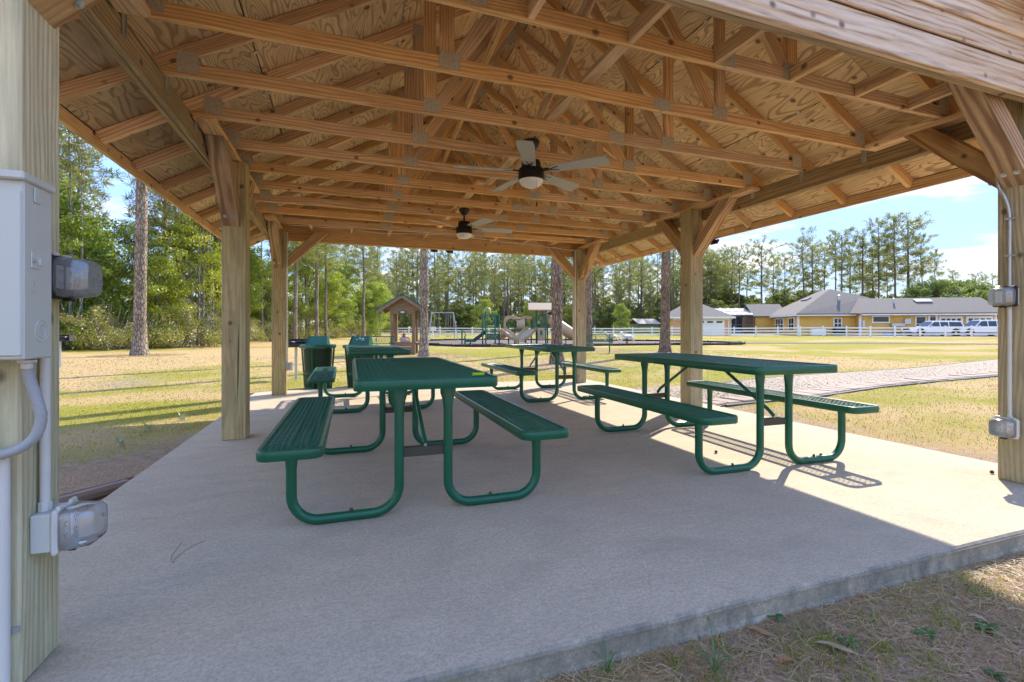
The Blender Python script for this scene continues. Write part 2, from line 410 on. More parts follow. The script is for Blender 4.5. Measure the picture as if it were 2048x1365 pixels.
simple('plate_steel', (0.66, 0.60, 0.46), 0.5, 0.15, 0.5, 0.6, 60, (0.36, 0.31, 0.22), 0.15)
simple('panel_grey', (0.58, 0.60, 0.53), 0.38, 0.0, 0.5, 0.1, 4)
simple('pvc_grey', (0.66, 0.64, 0.57), 0.45, 0, 0.5, 0.15, 10)
simple('flex_grey', (0.36, 0.37, 0.36), 0.42, 0, 0.5, 0.15, 10)
simple('white_plastic', (0.78, 0.78, 0.76), 0.4)
simple('black_metal', (0.010, 0.010, 0.012), 0.38, 0.2, 0.5)
simple('black_plastic', (0.014, 0.013, 0.012), 0.6, 0, 0.4, 0.3, 5, (0.03, 0.028, 0.026))
simple('blade_grey', (0.46, 0.45, 0.42), 0.55, 0, 0.4, 0.2, 14)
simple('globe_glass', (0.86, 0.84, 0.80), 0.3, 0, 0.5)
simple('wire_grey', (0.60, 0.58, 0.55), 0.5)
simple('lime_plastic', (0.35, 0.62, 0.01), 0.35)
simple('mulch', (0.115, 0.085, 0.070), 0.95, 0, 0.2, 0.8, 9, (0.20, 0.155, 0.13), 0.8)
simple('gravel_bed', (0.40, 0.335, 0.25), 0.95, 0, 0.2, 0.8, 40, (0.29, 0.235, 0.17), 0.7)
simple('grill_black', (0.035, 0.033, 0.032), 0.7, 0.2, 0.4, 0.4, 12, (0.07, 0.055, 0.045))
simple('slide_beige', (0.44, 0.32, 0.18), 0.45, 0, 0.5, 0.2, 3)
simple('play_green', (0.008, 0.13, 0.075), 0.4)
simple('play_dark', (0.02, 0.05, 0.055), 0.5)
simple('kiosk_roof_green', (0.02, 0.10, 0.075), 0.4, 0.1)
simple('red_iron', (0.32, 0.035, 0.03), 0.45)
simple('pink_basin', (0.42, 0.27, 0.25), 0.6)
simple('vinyl_white', (0.80, 0.80, 0.78), 0.4)
simple('yellow_siding', (0.66, 0.40, 0.10), 0.7, 0, 0.3, 0.12, 1.5)
simple('peach_siding', (0.62, 0.36, 0.20), 0.7, 0, 0.3, 0.12, 1.5)
simple('trim_white', (0.78, 0.77, 0.74), 0.5)
simple('gutter_dark', (0.10, 0.10, 0.11), 0.5)
simple('asphalt', (0.26, 0.26, 0.26), 0.9, 0, 0.3, 0.4, 3, (0.20, 0.20, 0.20))
simple('screen_tan', (0.36, 0.30, 0.24), 0.8)
simple('screen_dark', (0.035, 0.038, 0.035), 0.6)
simple('car_white', (0.72, 0.73, 0.74), 0.22, 0, 0.6, 0.02, 1, None, 0, 0.6)
simple('tyre', (0.018, 0.018, 0.019), 0.85)
simple('chrome', (0.55, 0.56, 0.57), 0.25, 0.9)
simple('lamp_red', (0.35, 0.02, 0.02), 0.3)
simple('door_navy', (0.02, 0.03, 0.10), 0.4)
simple('shed_olive', (0.16, 0.17, 0.12), 0.8)
simple('shed_roof', (0.36, 0.30, 0.22), 0.8)
simple('blue_scrap', (0.08, 0.25, 0.50), 0.4)
simple('drain_brown', (0.27, 0.18, 0.125), 0.6, 0, 0.4, 0.3, 5)
simple('spring_white', (0.72, 0.72, 0.70), 0.45)
simple('spring_tan', (0.70, 0.62, 0.42), 0.45)
simple('pool_teal', (0.02, 0.22, 0.26), 0.4)
simple('stone_chip', (0.47, 0.40, 0.30), 0.9, 0, 0.3, 0.7, 5, (0.33, 0.27, 0.20))

def glass_dark():
    m, nt, b, out = new_mat('window_glass'); b.inputs['Base Color'].default_value = (0.02, 0.028, 0.03, 1); b.inputs['Roughness'].default_value = 0.06
    b.inputs['Specular IOR Level'].default_value = 0.7; MAT['window_glass'] = m
    m, nt, b, out = new_mat('clear_cover'); nt.nodes.remove(b)
    tr = nd(nt, 'ShaderNodeBsdfTransparent', {'Color': (0.90, 0.91, 0.90, 1)}); gl = nd(nt, 'ShaderNodeBsdfGlossy', {'Color': (1, 1, 1, 1), 'Roughness': 0.08})
    df = nd(nt, 'ShaderNodeBsdfDiffuse', {'Color': (0.75, 0.75, 0.74, 1)})
    fr = nd(nt, 'ShaderNodeFresnel', {'IOR': 1.45})
    a = nd(nt, 'ShaderNodeMixShader', {0: 0.16, 1: tr.outputs[0], 2: df.outputs[0]})
    mx = nd(nt, 'ShaderNodeMixShader', {0: mth(nt, 'ADD', fr.outputs[0], 0.05), 1: a.outputs[0], 2: gl.outputs[0]}); nt.links.new(mx.outputs[0], out.inputs[0]); MAT['clear_cover'] = m
    m, nt, b, out = new_mat('smoke_cover'); nt.nodes.remove(b)
    tr = nd(nt, 'ShaderNodeBsdfTransparent', {'Color': (0.62, 0.62, 0.60, 1)}); gl = nd(nt, 'ShaderNodeBsdfGlossy', {'Color': (1, 1, 1, 1), 'Roughness': 0.12})
    df = nd(nt, 'ShaderNodeBsdfDiffuse', {'Color': (0.6, 0.6, 0.58, 1)})
    a = nd(nt, 'ShaderNodeMixShader', {0: 0.30, 1: tr.outputs[0], 2: df.outputs[0]})
    mx = nd(nt, 'ShaderNodeMixShader', {0: 0.10, 1: a.outputs[0], 2: gl.outputs[0]}); nt.links.new(mx.outputs[0], out.inputs[0]); MAT['smoke_cover'] = m
    m, nt, b, out = new_mat('insect_screen'); nt.nodes.remove(b)
    tr = nd(nt, 'ShaderNodeBsdfTransparent', {'Color': (1, 1, 1, 1)}); df = nd(nt, 'ShaderNodeBsdfDiffuse', {'Color': (0.05, 0.05, 0.05, 1)})
    mx = nd(nt, 'ShaderNodeMixShader', {0: 0.55, 1: tr.outputs[0], 2: df.outputs[0]}); nt.links.new(mx.outputs[0], out.inputs[0]); MAT['insect_screen'] = m
glass_dark()

def shingles(name, c):
    m, nt, b, out = new_mat(name); p = coords(nt)
    n = noise(nt, p, 3.0, 4, 0.7); n2 = noise(nt, mapping(nt, p, (1, 1, 1)), 14, 2, 0.6)
    br = nd(nt, 'ShaderNodeTexBrick', {'Vector': mapping(nt, p, (1, 1, 1)), 'Scale': 3.0, 'Mortar Size': 0.012, 'Color1': c4(c), 'Color2': c4(tuple(x * 0.8 for x in c)), 'Mortar': c4(tuple(x * 0.5 for x in c))})
    col = mixc(nt, mth(nt, 'MULTIPLY', n, 0.55), br.outputs[0], tuple(x * 1.5 for x in c)); col = mixc(nt, mth(nt, 'MULTIPLY', n2, 0.4), col, tuple(x * 0.6 for x in c))
    nt.links.new(col, b.inputs['Base Color']); b.inputs['Roughness'].default_value = 0.9; MAT[name] = m
shingles('shingle_grey', (0.145, 0.132, 0.112)); shingles('shingle_brown', (0.16, 0.13, 0.11))

def bark(name, dark, mid, light, sc=1.0):
    m, nt, b, out = new_mat(name); p = coords(nt)
    q = nd(nt, 'ShaderNodeVectorMath', {0: p, 1: nd(nt, 'ShaderNodeCombineXYZ', {0: mth(nt, 'MULTIPLY', obj_random(nt), 50.0)}).outputs[0]}, operation='ADD').outputs[0]
    vo = nd(nt, 'ShaderNodeTexVoronoi', {'Vector': mapping(nt, q, (14 * sc, 14 * sc, 4.2 * sc)), 'Scale': 1.0}, feature='DISTANCE_TO_EDGE')
    n = noise(nt, mapping(nt, q, (9 * sc, 9 * sc, 3 * sc)), 1.0, 5, 0.7); big = noise(nt, q, 0.9, 3, 0.6)
    crack = ramp(nt, vo.outputs[0], [(0.0, 1.0), (0.16, 0.0)])
    col = mixc(nt, ramp(nt, n, [(0.3, 0.0), (0.7, 1.0)]), mid, light)
    col = mixc(nt, mth(nt, 'MULTIPLY', ramp(nt, big, [(0.35, 1.0), (0.65, 0.0)]), 0.5), col, dark)
    col = mixc(nt, mth(nt, 'MULTIPLY', crack, 0.8), col, tuple(c * 0.5 for c in dark))
    nt.links.new(col, b.inputs['Base Color']); b.inputs['Roughness'].default_value = 0.95; b.inputs['Specular IOR Level'].default_value = 0.15
    bump(nt, b, mth(nt, 'ADD', mth(nt, 'MULTIPLY', crack, -1.0), mth(nt, 'MULTIPLY', n, 0.5)), 0.9, 0.03); MAT[name] = m
bark('pine_bark', (0.13, 0.095, 0.065), (0.31, 0.245, 0.18), (0.47, 0.40, 0.31))
bark('red_pine_bark', (0.12, 0.075, 0.05), (0.27, 0.19, 0.13), (0.40, 0.31, 0.235))
bark('far_bark', (0.10, 0.08, 0.065), (0.22, 0.175, 0.145), (0.32, 0.27, 0.23), 0.5)
bark('pale_bark', (0.20, 0.18, 0.15), (0.38, 0.34, 0.29), (0.50, 0.46, 0.40), 0.8)

def leaf(name, cols, trans=0.45, rough=0.6):
    m, nt, b, out = new_mat(name); nt.nodes.remove(b)
    g = nt.nodes.new('ShaderNodeNewGeometry'); isl = g.outputs['Random Per Island']; rnd = obj_random(nt)
    big = noise(nt, g.outputs['Position'], 0.45, 3, 0.6)
    f = mth(nt, 'ADD', mth(nt, 'MULTIPLY', isl, 0.45), mth(nt, 'ADD', mth(nt, 'MULTIPLY', big, 0.55), mth(nt, 'MULTIPLY', mth(nt, 'SUBTRACT', rnd, 0.5), 0.45)))
    k = len(cols) - 1; col = ramp(nt, f, [(0.12 + 0.76 * i / k, c) for i, c in enumerate(cols)])
    df = nd(nt, 'ShaderNodeBsdfDiffuse', {'Color': col, 'Roughness': 0.5})
    tc = mixc(nt, 0.55, col, (0.30, 0.36, 0.03)); tc = mixc(nt, 1.0, tc, (1.0, 1.0, 1.0), 'MULTIPLY')
    tl = nd(nt, 'ShaderNodeBsdfTranslucent', {'Color': tc}); gl = nd(nt, 'ShaderNodeBsdfGlossy', {'Color': (1, 1, 1, 1), 'Roughness': 0.45})
    a = nd(nt, 'ShaderNodeMixShader', {0: trans, 1: df.outputs[0], 2: tl.outputs[0]}); a2 = nd(nt, 'ShaderNodeMixShader', {0: 0.05, 1: a.outputs[0], 2: gl.outputs[0]})
    nt.links.new(a2.outputs[0], out.inputs[0]); MAT[name] = m
leaf('hardwood_leaf', [(0.13, 0.22, 0.01), (0.25, 0.35, 0.015), (0.38, 0.46, 0.02), (0.56, 0.53, 0.035)], 0.52)
leaf('thicket_leaf', [(0.14, 0.15, 0.02), (0.27, 0.26, 0.045), (0.36, 0.33, 0.07), (0.44, 0.36, 0.12)], 0.45)
leaf('pine_needle', [(0.12, 0.145, 0.04), (0.20, 0.22, 0.06), (0.28, 0.29, 0.09), (0.36, 0.33, 0.12)], 0.45)
leaf('understory_leaf', [(0.05, 0.08, 0.015), (0.09, 0.13, 0.02), (0.16, 0.20, 0.03), (0.32, 0.33, 0.05)], 0.4)
leaf('oak_leaf', [(0.10, 0.16, 0.03), (0.17, 0.25, 0.045), (0.24, 0.32, 0.06), (0.30, 0.37, 0.09)], 0.45)
leaf('grass_blade', [(0.16, 0.24, 0.02), (0.28, 0.33, 0.03), (0.42, 0.41, 0.05), (0.55, 0.46, 0.11)], 0.5)
leaf('straw_blade', [(0.22, 0.125, 0.055), (0.38, 0.23, 0.11), (0.55, 0.39, 0.20), (0.70, 0.56, 0.33)], 0.2)
leaf('weed_leaf', [(0.04, 0.12, 0.03), (0.06, 0.18, 0.04), (0.10, 0.24, 0.06)], 0.3)
leaf('silver_weed', [(0.26, 0.30, 0.18), (0.36, 0.40, 0.26), (0.44, 0.47, 0.32)], 0.3)
leaf('dry_leaf', [(0.30, 0.13, 0.05), (0.42, 0.22, 0.10), (0.50, 0.30, 0.16)], 0.25)
leaf('pale_dry_leaf', [(0.40, 0.30, 0.20), (0.50, 0.40, 0.28)], 0.2)

def ground_mat():
    m, nt, b, out = new_mat('lawn_ground'); p = nt.nodes.new('ShaderNodeNewGeometry').outputs['Position']
    at_ = nt.nodes.new('ShaderNodeAttribute'); at_.attribute_name = 'patch'; sep = nd(nt, 'ShaderNodeSeparateColor', {0: at_.outputs[0]})
    gr, di, ps = sep.outputs[0], sep.outputs[1], sep.outputs[2]
    n1 = noise(nt, mapping(nt, p, (1, 1, 0)), 1.1, 5, 0.65); n2 = noise(nt, mapping(nt, p, (1, 1, 0)), 9, 5, 0.7); n3 = noise(nt, mapping(nt, p, (1, 1, 0)), 60, 4, 0.7)
    straw = mixc(nt, ramp(nt, n2, [(0.3, 0.0), (0.7, 1.0)]), (0.38, 0.26, 0.11), (0.54, 0.40, 0.19))
    green = mixc(nt, ramp(nt, n2, [(0.3, 0.0), (0.7, 1.0)]), (0.20, 0.20, 0.03), (0.36, 0.31, 0.055))
    dirt = mixc(nt, ramp(nt, n2, [(0.35, 0.0), (0.7, 1.0)]), (0.24, 0.175, 0.12), (0.46, 0.36, 0.27))
    pines = mixc(nt, ramp(nt, n3, [(0.35, 0.0), (0.7, 1.0)]), (0.28, 0.18, 0.105), (0.56, 0.40, 0.26))
    fg = ramp(nt, mth(nt, 'ADD', gr, mth(nt, 'MULTIPLY', mth(nt, 'SUBTRACT', n2, 0.5), 1.3)), [(0.35, 0.0), (0.65, 1.0)])
    col = mixc(nt, fg, straw, green)
    col = mixc(nt, mth(nt, 'MULTIPLY', ramp(nt, n1, [(0.52, 0.0), (0.75, 1.0)]), 0.35), col, (0.42, 0.29, 0.16))
    fd = ramp(nt, mth(nt, 'ADD', di, mth(nt, 'MULTIPLY', mth(nt, 'SUBTRACT', n2, 0.5), 0.9)), [(0.4, 0.0), (0.6, 1.0)])
    col = mixc(nt, fd, col, dirt)
    fp = ramp(nt, mth(nt, 'ADD', ps, mth(nt, 'MULTIPLY', mth(nt, 'SUBTRACT', n2, 0.5), 0.9)), [(0.4, 0.0), (0.6, 1.0)])
    col = mixc(nt, fp, col, pines)
    col = mixc(nt, mth(nt, 'MULTIPLY', ramp(nt, n3, [(0.33, 1.0), (0.5, 0.0)]), 0.38), col, (0.13, 0.10, 0.045))
    nt.links.new(col, b.inputs['Base Color']); b.inputs['Roughness'].default_value = 1.0; b.inputs['Specular IOR Level'].default_value = 0.1
    bump(nt, b, mth(nt, 'ADD', n3, mth(nt, 'MULTIPLY', n2, 1.5)), 0.7, 0.03); MAT['lawn_ground'] = m
ground_mat()
# ---------------------------------------------------------------- ground, slab, paths
def gpt(u, v, z=-0.10):
    d = (CAM_H - z) * F_PX / (v - HORIZON); p = at(u, d); return Vector((p.x, p.y, z))
def fbm(x, y, s, o=0.0): return mnoise.fractal(Vector((x * s + o, y * s - o, o * 0.37)), 1.0, 2.0, 4)
PINE_SPOTS = []
def slab_dist(x, y):
    dx = max(SX0 - x, 0, x - SX1); dy = max(SY0 - y, 0, y - SY1); return math.hypot(dx, dy)
def patch(x, y):
    g = 0.42 + 0.55 * fbm(x, y, 0.16, 3.1) + 0.35 * fbm(x, y, 0.7, 9.2)
    d = 0.08 + 0.45 * fbm(x, y, 0.33, 17.0); p = 0.0
    sd = slab_dist(x, y)
    if sd < 2.5: d += 0.28 * (1 - sd / 2.5)
    if x < SX0 + 0.05:                                   # beside the left edge
        k = max(0.0, min(1.0, (6.0 - y + 0.35 * x + 0.7) / 1.5)); p += 0.62 * k; d += 0.40 * k
        if 4.6 < y < 8.2 and x > -8: g += 0.06; d += 0.14
        if y > 8.8: g -= 0.20
    if y < SY0 + 0.02: p += 0.62; d += 0.30 + 0.4 * fbm(x, y, 1.3, 5)
    if x > SX1 and y < 16: g += 0.05
    if y - x * 0.15 > 13 and x > 4: g += 0.22
    for (tx, ty, tr) in PINE_SPOTS:
        q = math.hypot(x - tx, y - ty)
        if q < tr: p += 0.75 * (1 - q / tr)
    return g, d, p

TREES = {'a': at(279, 19.0), 'b': at(848, 19.4), 'c': at(1114, 15.4), 'd': at(1176, 24.0), 'e': at(1330, 21.5)}
for k, r in (('a', 1.6), ('b', 2.2), ('c', 4.5), ('d', 2.5), ('e', 3.2)): PINE_SPOTS.append((TREES[k].x, TREES[k].y, r))
near_edge = [Vector((4.68, 5.05, -.1)), gpt(1449.6, 813), gpt(1549.5, 802.6), gpt(1652, 792), gpt(1773, 773.8), gpt(1880, 763), gpt(1991, 754), gpt(2200, 738)]
far_edge = [Vector((4.68, 7.5, -.1)), gpt(1420, 771), gpt(1490, 762), gpt(1577, 754), gpt(1731, 744), gpt(1843, 737.5), gpt(1991, 725), gpt(2200, 708)]
def in_path(x, y):
    n = [(p.x, p.y) for p in near_edge] + [(p.x, p.y) for p in far_edge[::-1]]; ins = False; j = len(n) - 1
    for i in range(len(n)):
        if (n[i][1] > y) != (n[j][1] > y) and x < (n[j][0] - n[i][0]) * (y - n[i][1]) / (n[j][1] - n[i][1]) + n[i][0]: ins = not ins
        j = i
    return ins

def build_ground():
    def axis(lo, hi, step, far):
        a = list(np.arange(lo, hi + 1e-6, step)); s = step; x = hi
        while x < far: s *= 1.25; x += s; a.append(x)
        s = step; x = lo; pre = []
        while x > -far: s *= 1.25; x -= s; pre.append(x)
        return np.array(pre[::-1] + a)
    xs = axis(-13, 22, 0.22, 900); ys = axis(-0.5, 34, 0.24, 900)
    nx, ny = len(xs), len(ys)
    V = np.zeros((ny, nx, 3)); C = np.zeros((ny, nx, 4))
    for j, y in enumerate(ys):
        for i, x in enumerate(xs):
            V[j, i] = (x, y, gz(x, y) + (0.012 * fbm(x, y, 1.7, 2) if -13 < x < 22 and slab_dist(x, y) > 0.15 else 0))
            C[j, i] = (*patch(x, y), 1)
    idx = np.arange(nx * ny).reshape(ny, nx)
    F = np.stack([idx[:-1, :-1], idx[:-1, 1:], idx[1:, 1:], idx[1:, :-1]], -1).reshape(-1, 4)
    me = np_mesh('ground', V.reshape(-1, 3), F, MAT['lawn_ground'], True)
    ca = me.color_attributes.new('patch', 'FLOAT_COLOR', 'POINT'); ca.data.foreach_set('color', C.reshape(-1).astype(np.float32))
    tag(mesh_obj('ground', me), kind='structure')
build_ground()

# slab: a core with the poured panel on it, a short control joint showing in the middle
MIDX = 1.655
slab = MB().box(((SX0 + SX1) / 2, (SY0 + SY1) / 2, -0.21), (SX1 - SX0 - .03, SY1 - SY0 - .03, 0.38)).build('concrete_slab', MAT['edge_concrete']); tag(slab, kind='structure')
def slab_panel(x0, x1):
    m = MB(); z0, z1 = -0.30, 0.0; c = 0.009
    m.cbox(((x0 + x1) / 2, (SY0 + SY1) / 2, (z0 + z1) / 2), (x1 - x0, SY1 - SY0, z1 - z0), c)
    o = m.build('slab_panel', MAT['slab_concrete'], slab, M=Matrix.Identity(4)); o.data.materials.append(MAT['edge_concrete'])
    for p in o.data.polygons:
        if p.normal.z < 0.95: p.material_index = 1
slab_panel(SX0, SX1)
MB().add([(MIDX, 3.05, .0008), (MIDX + .004, 3.35, .0008), (MIDX + .003, 3.6, .0008), (MIDX + .005, 4.05, .0008), (MIDX - .001, 4.05, .0008), (MIDX - .001, 3.6, .0008), (MIDX - .001, 3.35, .0008)], [(0, 1, 2, 3, 4, 5, 6)]).build('control_joint', MAT['edge_concrete'], slab, M=Matrix.Identity(4))
# trowelled lip along the near face, and the ragged foot of the pour
m = MB(); m.box(((SX0 + SX1) / 2, SY0 - 0.003, -0.018), (SX1 - SX0 - 0.02, 0.006, 0.005)); m.build('edge_lip', MAT['edge_concrete'], slab, M=Matrix.Identity(4))
m = MB(); n = 60; pr = []
for i in range(n + 1):
    x = SX0 + (SX1 - SX0) * i / n; w = 0.004 + 0.035 * max(0.0, fbm(x, 0, 2.1, 4) - .05); pr.append((x, SY0 - w))
for i in range(n):
    (xa, ya), (xb, yb) = pr[i], pr[i + 1]
    m.add([(xa, ya, -0.094), (xb, yb, -0.094), (xb, SY0 + .002, -0.075), (xa, SY0 + .002, -0.075), (xa, ya, -.14), (xb, yb, -.14)], [(0, 1, 2, 3), (4, 5, 1, 0)])
m.build('footing_spill', MAT['edge_concrete'], slab, M=Matrix.Identity(4))

def strip(name, A, B, mat, dz, n=6):
    A = bezier(A, n); B = bezier(B, n); V = []; F = []; w = 8
    for a, b in zip(A, B):
        for k in range(w + 1):
            p = a.lerp(b, k / w); V.append((p.x, p.y, gz(p.x, p.y) + dz))
    for i in range(len(A) - 1):
        for k in range(w): q = i * (w + 1) + k; F.append((q, q + 1, q + w + 2, q + w + 1))
    return np_mesh(name, V, np.array(F), mat, True)
path = tag(mesh_obj('gravel_path', strip('gravel_path', near_edge, far_edge, MAT['gravel_bed'], 0.022)), kind='structure')
# flat concrete pavers along the near side of the path
ne = bezier(near_edge, 24); dist = 0.0; nxt = 0.0; pv = None
for i in range(len(ne) - 1):
    a, b = ne[i], ne[i + 1]; seg = (b - a).length
    while nxt <= dist + seg and nxt < 16:
        t = (nxt - dist) / seg; p = a.lerp(b, t); d = (b - a).normalized(); nrm = Vector((-d.y, d.x, 0))
        c = p + nrm * 0.24; ang = math.atan2(d.y, d.x) + random.uniform(-.03, .03)
        if pv is None: pv = MB().cbox((0, 0, 0), (0.285, 0.44, 0.06), 0.012).mesh('paver', MAT['paver_concrete'])
        mesh_obj('paver', pv, path, T(c.x, c.y, gz(c.x, c.y) + 0.012 + random.uniform(-.006, .008), ang) @ Matrix.Rotation(random.uniform(-.02, .02), 4, 'X'))
        nxt += 0.305
    dist += seg
def edging(name, pts, mat, h, w, parent, dz=0.0):
    P = bezier(pts, 6); L = []; Rr = []
    V = []; F = []
    for i, p in enumerate(P):
        d = (P[min(i + 1, len(P) - 1)] - P[max(i - 1, 0)]).normalized(); nn = Vector((-d.y, d.x, 0)) * w / 2; z = gz(p.x, p.y)
        V += [(p.x - nn.x, p.y - nn.y, z - .05), (p.x - nn.x, p.y - nn.y, z + h + dz), (p.x + nn.x, p.y + nn.y, z + h + dz), (p.x + nn.x, p.y + nn.y, z - .05)]
    for i in range(len(P) - 1):
        for k in range(4): a = i * 4 + k; b = i * 4 + (k + 1) % 4; F.append((a, b, b + 4, a + 4))
    return mesh_obj(name, np_mesh(name, V, np.array(F), mat), parent, Matrix.Identity(4))
edging('edging_strip', [p + Vector((.0, -.03, 0)) for p in near_edge[1:]], MAT['black_plastic'], 0.025, 0.03, path)
edging('edging_strip', far_edge[1:], MAT['black_plastic'], 0.03, 0.03, path)
# loose stones on the path
V = []; F = []
oc = np.array([(1, 0, 0), (-1, 0, 0), (0, 1, 0), (0, -1, 0), (0, 0, 1), (0, 0, -1)], float); of = [(0, 2, 4), (2, 1, 4), (1, 3, 4), (3, 0, 4), (2, 0, 5), (1, 2, 5), (3, 1, 5), (0, 3, 5)]
A = bezier(near_edge, 12); B = bezier(far_edge, 12)
for i in range(9000):
    k = int((random.random() ** 1.6) * (len(A) - 1)); t = random.random(); p = A[k].lerp(A[k + 1] if k + 1 < len(A) else A[k], random.random()).lerp(B[k].lerp(B[min(k + 1, len(B) - 1)], random.random()), t * .96 + .05)
    s = random.uniform(.004, .009); rz = random.random() * 6; v = oc * np.array([s * 1.4, s, s * .7]); v = v + rng.normal(0, s * .15, v.shape)
    c, s_ = math.cos(rz), math.sin(rz); v = np.c_[v[:, 0] * c - v[:, 1] * s_, v[:, 0] * s_ + v[:, 1] * c, v[:, 2]]
    o = len(V); V += [tuple(q + np.array((p.x, p.y, gz(p.x, p.y) + .027))) for q in v]; F += [tuple(a + o for a in f) for f in of]
tag(mesh_obj('gravel', np_mesh('gravel', V, np.array(F), MAT['stone_chip'])), 'pale loose gravel covering the path beside the slab', 'gravel', kind='stuff')

# ---------------------------------------------------------------- the picnic pavilion
pav = thing('picnic_pavilion', 'open timber picnic pavilion with exposed roof trusses over a concrete slab', 'pavilion', T(MIDX, 5.0, 0))
PX = (-0.959, 4.268); PY = (1.810, 5.015, 8.1375); PW = 0.1976; PTOP = 2.556
ZR, SL, EAVE = 4.285, 0.57, 3.31
CL = math.cos(math.atan(SL))
def ztop(x): return ZR - SL * abs(x - MIDX)
TR, PT, BT, BR, WB = MAT['truss_lumber'], MAT['post_timber'], MAT['beam_timber'], MAT['brace_timber'], MAT['weathered_board']
for i, x in enumerate(PX):
    for j, y in enumerate(PY):
        board('post', (x, y, 0.0), (x, y, PTOP), PW, PW, MAT['pale_post_timber'] if (i, j) == (0, 0) else PT, pav, up=(0, 1, 0), ch=0.006,
              label='pale green tinged corner post carrying the electrical boxes' if (i, j) == (0, 0) else None)
        board('bearing_plank', (x - .02 * (1 if i == 0 else -1), max(y - 1.0, 1.72) if j != 2 else y - .95, PTOP + .021), (x - .02 * (1 if i == 0 else -1), min(y + 1.0, 8.22) if j != 0 else y + 1.0, PTOP + .021), 0.14, 0.038, TR, pav)
for s, xin in ((1, 4.370), (-1, -1.060)):
    for k in range(2):
        xc = xin + s * (0.0195 + k * 0.041)
        for (y0, y1) in ((1.715, 5.00), (5.004, 8.235)):
            board('side_beam', (xc, y0, 2.513), (xc, y1, 2.513), 0.038, 0.174, BT, pav)
for k, (y, mt) in enumerate(((1.6495, WB), (1.6905, BT))):
    board('front_beam', (-1.16, y, 2.513), (4.47, y, 2.513), 0.038, 0.174, mt, pav, label='grey weathered front tie beam' if k == 0 else None)
for k, y in enumerate((8.257, 8.298)):
    board('back_beam', (-1.16, y, 2.56), (4.47, y, 2.56), 0.038, 0.27, TR if k == 0 else BT, pav)

def plate_mesh(w, h):
    m = MB(); n = 11; d = 0.0016
    for i in range(n):
        x0 = -w / 2 + w * i / n; x1 = -w / 2 + w * (i + 1) / n; xm = (x0 + x1) / 2
        m.add([(x0, -.001, -h / 2), (xm, -.001 - d * 2, -h / 2), (x1, -.001, -h / 2), (x0, -.001, h / 2), (xm, -.001 - d * 2, h / 2), (x1, -.001, h / 2)], [(0, 1, 4, 3), (1, 2, 5, 4)])
    m.add([(-w / 2, 0, -h / 2), (w / 2, 0, -h / 2), (w / 2, 0, h / 2), (-w / 2, 0, h / 2)], [(3, 2, 1, 0)])
    return m.mesh('connector_plate', MAT['plate_steel'])
PL = {'panel': plate_mesh(.13, .10), 'splice': plate_mesh(.14, .086), 'heel': plate_mesh(.12, .13), 'apex': plate_mesh(.10, .15), 'mid': plate_mesh(.09, .10)}
TY = [2.27 + 0.61 * k for k in range(10)]
tie = MB().box((0, 0, 0), (.003, .045, .13)).box((0, 0.02, .0), (.016, .003, .13)).mesh('hurricane_tie', MAT['galvanised'])
def truss(y, gable=False):
    c1 = board('bottom_chord', (-1.15, y, 2.6455), (2.172, y, 2.6455), 0.0375, 0.089, TR, pav)
    c2 = board('bottom_chord', (2.176, y, 2.6455), (4.46, y, 2.6455), 0.0375, 0.089, TR, pav)
    for s in (-1, 1):
        n = Vector((s * SL, 0, 1)).normalized()            # outward normal of that slope
        a = Vector((MIDX + s * 0.03, y, ztop(MIDX + s * .03))) - n * 0.0455; b = Vector((MIDX + s * (EAVE - .004), y, ztop(MIDX + EAVE - .004))) - n * 0.0455
        board('rafter', a, b, 0.038, 0.089, TR, pav, up=n)
        xp = MIDX + s * 1.06
        board('web', (xp, y, 2.691), (xp, y, ztop(xp) - 0.110), 0.0365, 0.089, TR, pav, up=(1, 0, 0))
        board('web', (MIDX + s * 0.985, y, 2.70), (MIDX + s * 0.05, y, ZR - 0.20), 0.035, 0.085, TR, pav, up=(1, 0, 0))
    if gable: return
    for sg in (-1, 1):
        for (x, z, k) in ((MIDX - 1.045, 2.665, 'panel'), (MIDX + 1.045, 2.665, 'panel'), (2.174, 2.645, 'splice'), (-0.93, 2.69, 'heel'), (4.24, 2.69, 'heel'), (MIDX, ZR - .17, 'apex'), (MIDX - 1.06, ztop(MIDX - 1.06) - .10, 'mid'), (MIDX + 1.06, ztop(MIDX + 1.06) - .10, 'mid')):
            Mx = T(x, y + sg * 0.0208, z, 0 if sg < 0 else PI)
            mesh_obj('connector_plate', PL[k], c1, Mx)
    for s, x in ((1, 4.368), (-1, -1.058)): mesh_obj('hurricane_tie', tie, pav, T(x - s * .001, y + .03, 2.565))
for y in TY: truss(y)
truss(1.69, True); truss(8.30, True)
# lateral and diagonal bracing
board('lateral_brace', (1.56, 1.95, 2.7105), (1.56, 5.6, 2.7105), 0.089, 0.038, TR, pav)
board('lateral_brace', (1.47, 5.2, 2.7105), (1.47, 8.2, 2.7105), 0.089, 0.038, TR, pav)
nl = Vector((1.292, 0, -1)).normalized(); nr = Vector((-1.292, 0, -1)).normalized()
board('diagonal_brace', Vector((.86, 2.2, 3.03)) + nl * .068, Vector((1.55, 8.1, 3.92)) + nl * .068, 0.089, 0.038, TR, pav, up=nl)
board('diagonal_brace', Vector((1.76, 2.2, 3.91)) + nr * .068, Vector((2.55, 8.1, 2.89)) + nr * .068, 0.089, 0.038, TR, pav, up=nr)
for x in (-0.3, 0.3, 0.9, 1.5, 2.1, 2.7, 3.3, 3.85):
    board('blocking', (x, 1.712, 2.643), (x, TY[0] - .02, 2.643), 0.038, 0.085, TR, pav)
    board('blocking', (x - .2, TY[-1] + .02, 2.643), (x - .2, 8.278, 2.643), 0.038, 0.085, TR, pav)
